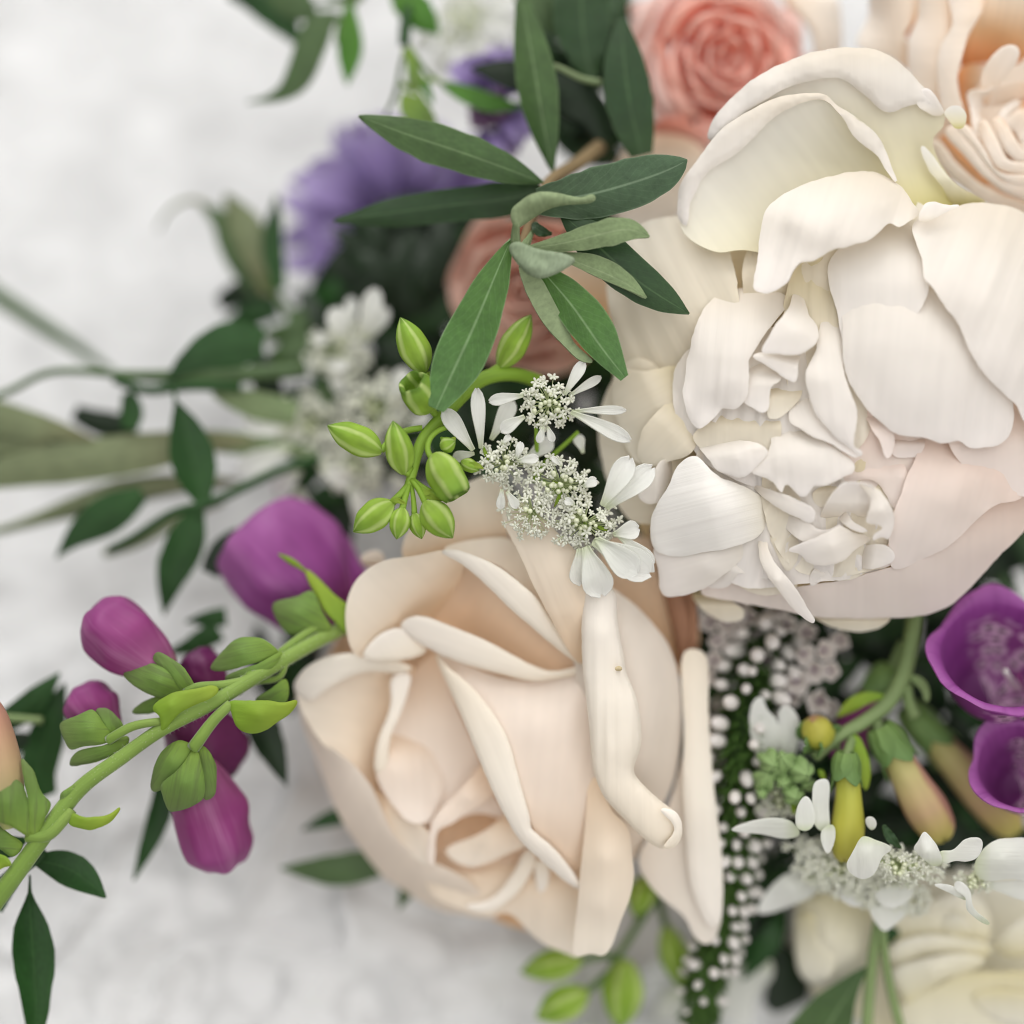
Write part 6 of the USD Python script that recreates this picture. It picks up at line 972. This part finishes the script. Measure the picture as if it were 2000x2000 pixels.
sprig('olive_sprig', 'blurred curved leaves beside the lower lavender scabious', 'olive sprig', (480, 520, -700), [
    (A_, [(1060, 1080, -470), (1190, 1190, -460), (1270, 1350, -460), (1400, 1570, -470)], [4, 52, 78, 50], 'jasmine_dull'),
    (A_, [(1215, 1040, -450), (1310, 1200, -440), (1390, 1360, -440), (1470, 1580, -450)], [10, 84, 90, 50], 'olive_tan'),
    (A_, [(1492, 1050, -420), (1478, 1200, -415), (1470, 1330, -415), (1510, 1560, -420)], [2, 44, 58, 30], 'jasmine'),
    (A_, [(1180, 1640, -500), (1300, 1580, -480), (1450, 1540, -480)], [40, 70, 60], 'deep_leaf'),
    (A_, [(1240, 1760, -500), (1350, 1700, -480), (1500, 1650, -480)], [40, 70, 60], 'jasmine'),
    (A_, [(1560, 1900, -430), (1600, 1780, -420), (1610, 1660, -425)], [30, 70, 30], 'jasmine_dull')],
    [(A_, [(850, 1240, -520), (900, 1150, -490), (980, 1090, -475), (1060, 1080, -470), (1120, 1120, -466)], [3, 5, 6], 'olive_tan'), (A_, [(1420, 1500, -450), (1500, 1600, -455), (1580, 1720, -460)], [8, 9], 'green_stem')])
sprig('jasmine_sprig', 'green jasmine sprig with a curled leaf tip hanging from the top edge', 'jasmine sprig', (680, 20, -560), [
    (A_, [(1840, 85, -330), (1740, 130, -326), (1660, 290, -326), (1600, 430, -330), (1500, 515, -336), (1330, 552, -345)], [6, 66, 82, 70, 34, 2], 'jasmine_dull'),
    (A_, [(1875, 20, -330), (1890, 150, -325), (1886, 270, -325), (1872, 460, -328)], [20, 52, 66, 2], 'jasmine_light'),
    (A_, [(1240, -60, -420), (1400, 0, -410), (1530, 110, -410), (1600, 230, -415)], [50, 90, 80, 20], 'jasmine'),
    (A_, [(1480, -80, -400), (1600, 20, -396), (1720, 110, -400)], [70, 90, 20], 'jasmine_dull'),
    (A_, [(1680, 30, -350), (1800, 15, -350), (1960, -40, -350)], [3, 20, 30], 'jasmine_dull'),
    (O_, [(330, -90, -320), (420, 30, -310), (500, 110, -310), (570, 185, -315)], [40, 90, 72, 3], 'jasmine_light')],
    [(A_, [(1960, -20, -340), (1880, 50, -335), (1830, 130, -335), (1820, 240, -340)], [5, 6], 'green_stem'), (A_, [(1750, 30, -345), (1860, 10, -340), (1960, -30, -340)], [4, 5], 'green_stem'), (O_, [(420, 20, -320), (395, 100, -300), (388, 170, -290), (385, 240, -285)], [7, 11, 13, 12], 'jasmine')])
ds = thing('drooping_bracts', 'pale green drooping bracts below the bright green leaf at the top', 'bracts', (800, 150, -420))
for mid, hw, m in (([(392, 260, -280), (362, 380, -276), (340, 500, -276), (282, 622, -280)], [10, 10, 12, 4], 'jasmine_dull'), ([(400, 260, -276), (430, 350, -270), (440, 430, -268), (430, 500, -268)], [30, 34, 40, 16], 'fox_green'),
                   ([(380, 500, -268), (430, 580, -262), (500, 640, -262), (560, 745, -266)], [14, 70, 56, 4], 'fox_green'), ([(470, 400, -270), (500, 470, -266), (540, 560, -266)], [14, 26, 3], 'jasmine_light'),
                   ([(580, 450, -274), (700, 500, -268), (850, 555, -268), (1040, 572, -272)], [14, 46, 50, 3], 'jasmine_light'), ([(360, 440, -272), (420, 480, -268), (480, 470, -268)], [10, 16, 4], 'fox_green'), ([(440, 470, -266), (490, 560, -262), (520, 640, -262)], [8, 14, 3], 'fox_green')):
    put(ds, 'bract', leaf(O_, mid, hw, thick=3, n=16, m=7), m)
put(ds, 'stem', tube(O_, [(400, 250, -280), (450, 310, -276), (520, 400, -274), (600, 455, -274)], [5, 5]), 'green_stem')
put(ds, 'stem', tube(O_, [(450, 440, -268), (520, 430, -268), (590, 445, -270)], [4, 4]), 'fox_stem')
br = thing('brown_stem', 'brown woody stem between the cream rose and the peony', 'stem', (1330, 1190, -420))
put(br, 'stem', tube(PX, [(1290, 1030, -200), (1310, 1120, -190), (1330, 1200, -190), (1345, 1290, -210)], [22, 26, 24]), 'brown_stem')
put(br, 'twig', tube(PX, [(1290, 1080, -170), (1345, 1150, -165), (1352, 1260, -180)], [9, 10]), 'brown_stem')
bg = sprig('olive_sprig', 'broad deep green olive leaf over the lemon cream rose at the bottom edge', 'olive sprig', (1600, 1950, -350), [
    (B_, [(800, 2060, -215), (900, 1900, -205), (990, 1760, -200), (1095, 1615, -200)], [180, 150, 90, 4], 'olive', [190, 120, 50, 4]),
    (B_, [(500, 1960, -380), (640, 1800, -375), (640, 1600, -375), (560, 1480, -380)], [60, 110, 90, 10], 'deep_leaf'),
    (B_, [(1150, 1490, -235), (1200, 1450, -230), (1260, 1440, -232)], [30, 50, 10], 'jasmine')], [])

# ------------------------------------------------------------------ dark leaves filling the bouquet's depth
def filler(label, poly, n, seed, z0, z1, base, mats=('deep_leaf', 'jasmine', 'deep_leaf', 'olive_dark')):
    rng = random.Random(seed); t = thing('foliage', label, 'foliage', base); P = Polygon(poly); x0, y0, x1, y1 = P.bounds; k = 0
    for tries in range(4000):
        if k >= n: break
        x, y = rng.uniform(x0, x1), rng.uniform(y0, y1); a = rng.uniform(0, 6.28); L = rng.uniform(110, 210)
        e = (x + L * math.cos(a), y + L * math.sin(a))
        if not (contains_xy(P, x, y) and contains_xy(P, *e)): continue
        z = rng.uniform(z0, z1); w = L * rng.uniform(0.13, 0.2); b = rng.uniform(-20, 20)
        put(t, 'leaf', leaf(PX, [(x, y, z - 30), ((x + e[0]) / 2 + b, (y + e[1]) / 2 - b, z + 10), (*e, z - 40)], [4, w, 2], zl=-0.3, zr=-0.3, n=12, m=5), mats[k % len(mats)]); k += 1
    return t
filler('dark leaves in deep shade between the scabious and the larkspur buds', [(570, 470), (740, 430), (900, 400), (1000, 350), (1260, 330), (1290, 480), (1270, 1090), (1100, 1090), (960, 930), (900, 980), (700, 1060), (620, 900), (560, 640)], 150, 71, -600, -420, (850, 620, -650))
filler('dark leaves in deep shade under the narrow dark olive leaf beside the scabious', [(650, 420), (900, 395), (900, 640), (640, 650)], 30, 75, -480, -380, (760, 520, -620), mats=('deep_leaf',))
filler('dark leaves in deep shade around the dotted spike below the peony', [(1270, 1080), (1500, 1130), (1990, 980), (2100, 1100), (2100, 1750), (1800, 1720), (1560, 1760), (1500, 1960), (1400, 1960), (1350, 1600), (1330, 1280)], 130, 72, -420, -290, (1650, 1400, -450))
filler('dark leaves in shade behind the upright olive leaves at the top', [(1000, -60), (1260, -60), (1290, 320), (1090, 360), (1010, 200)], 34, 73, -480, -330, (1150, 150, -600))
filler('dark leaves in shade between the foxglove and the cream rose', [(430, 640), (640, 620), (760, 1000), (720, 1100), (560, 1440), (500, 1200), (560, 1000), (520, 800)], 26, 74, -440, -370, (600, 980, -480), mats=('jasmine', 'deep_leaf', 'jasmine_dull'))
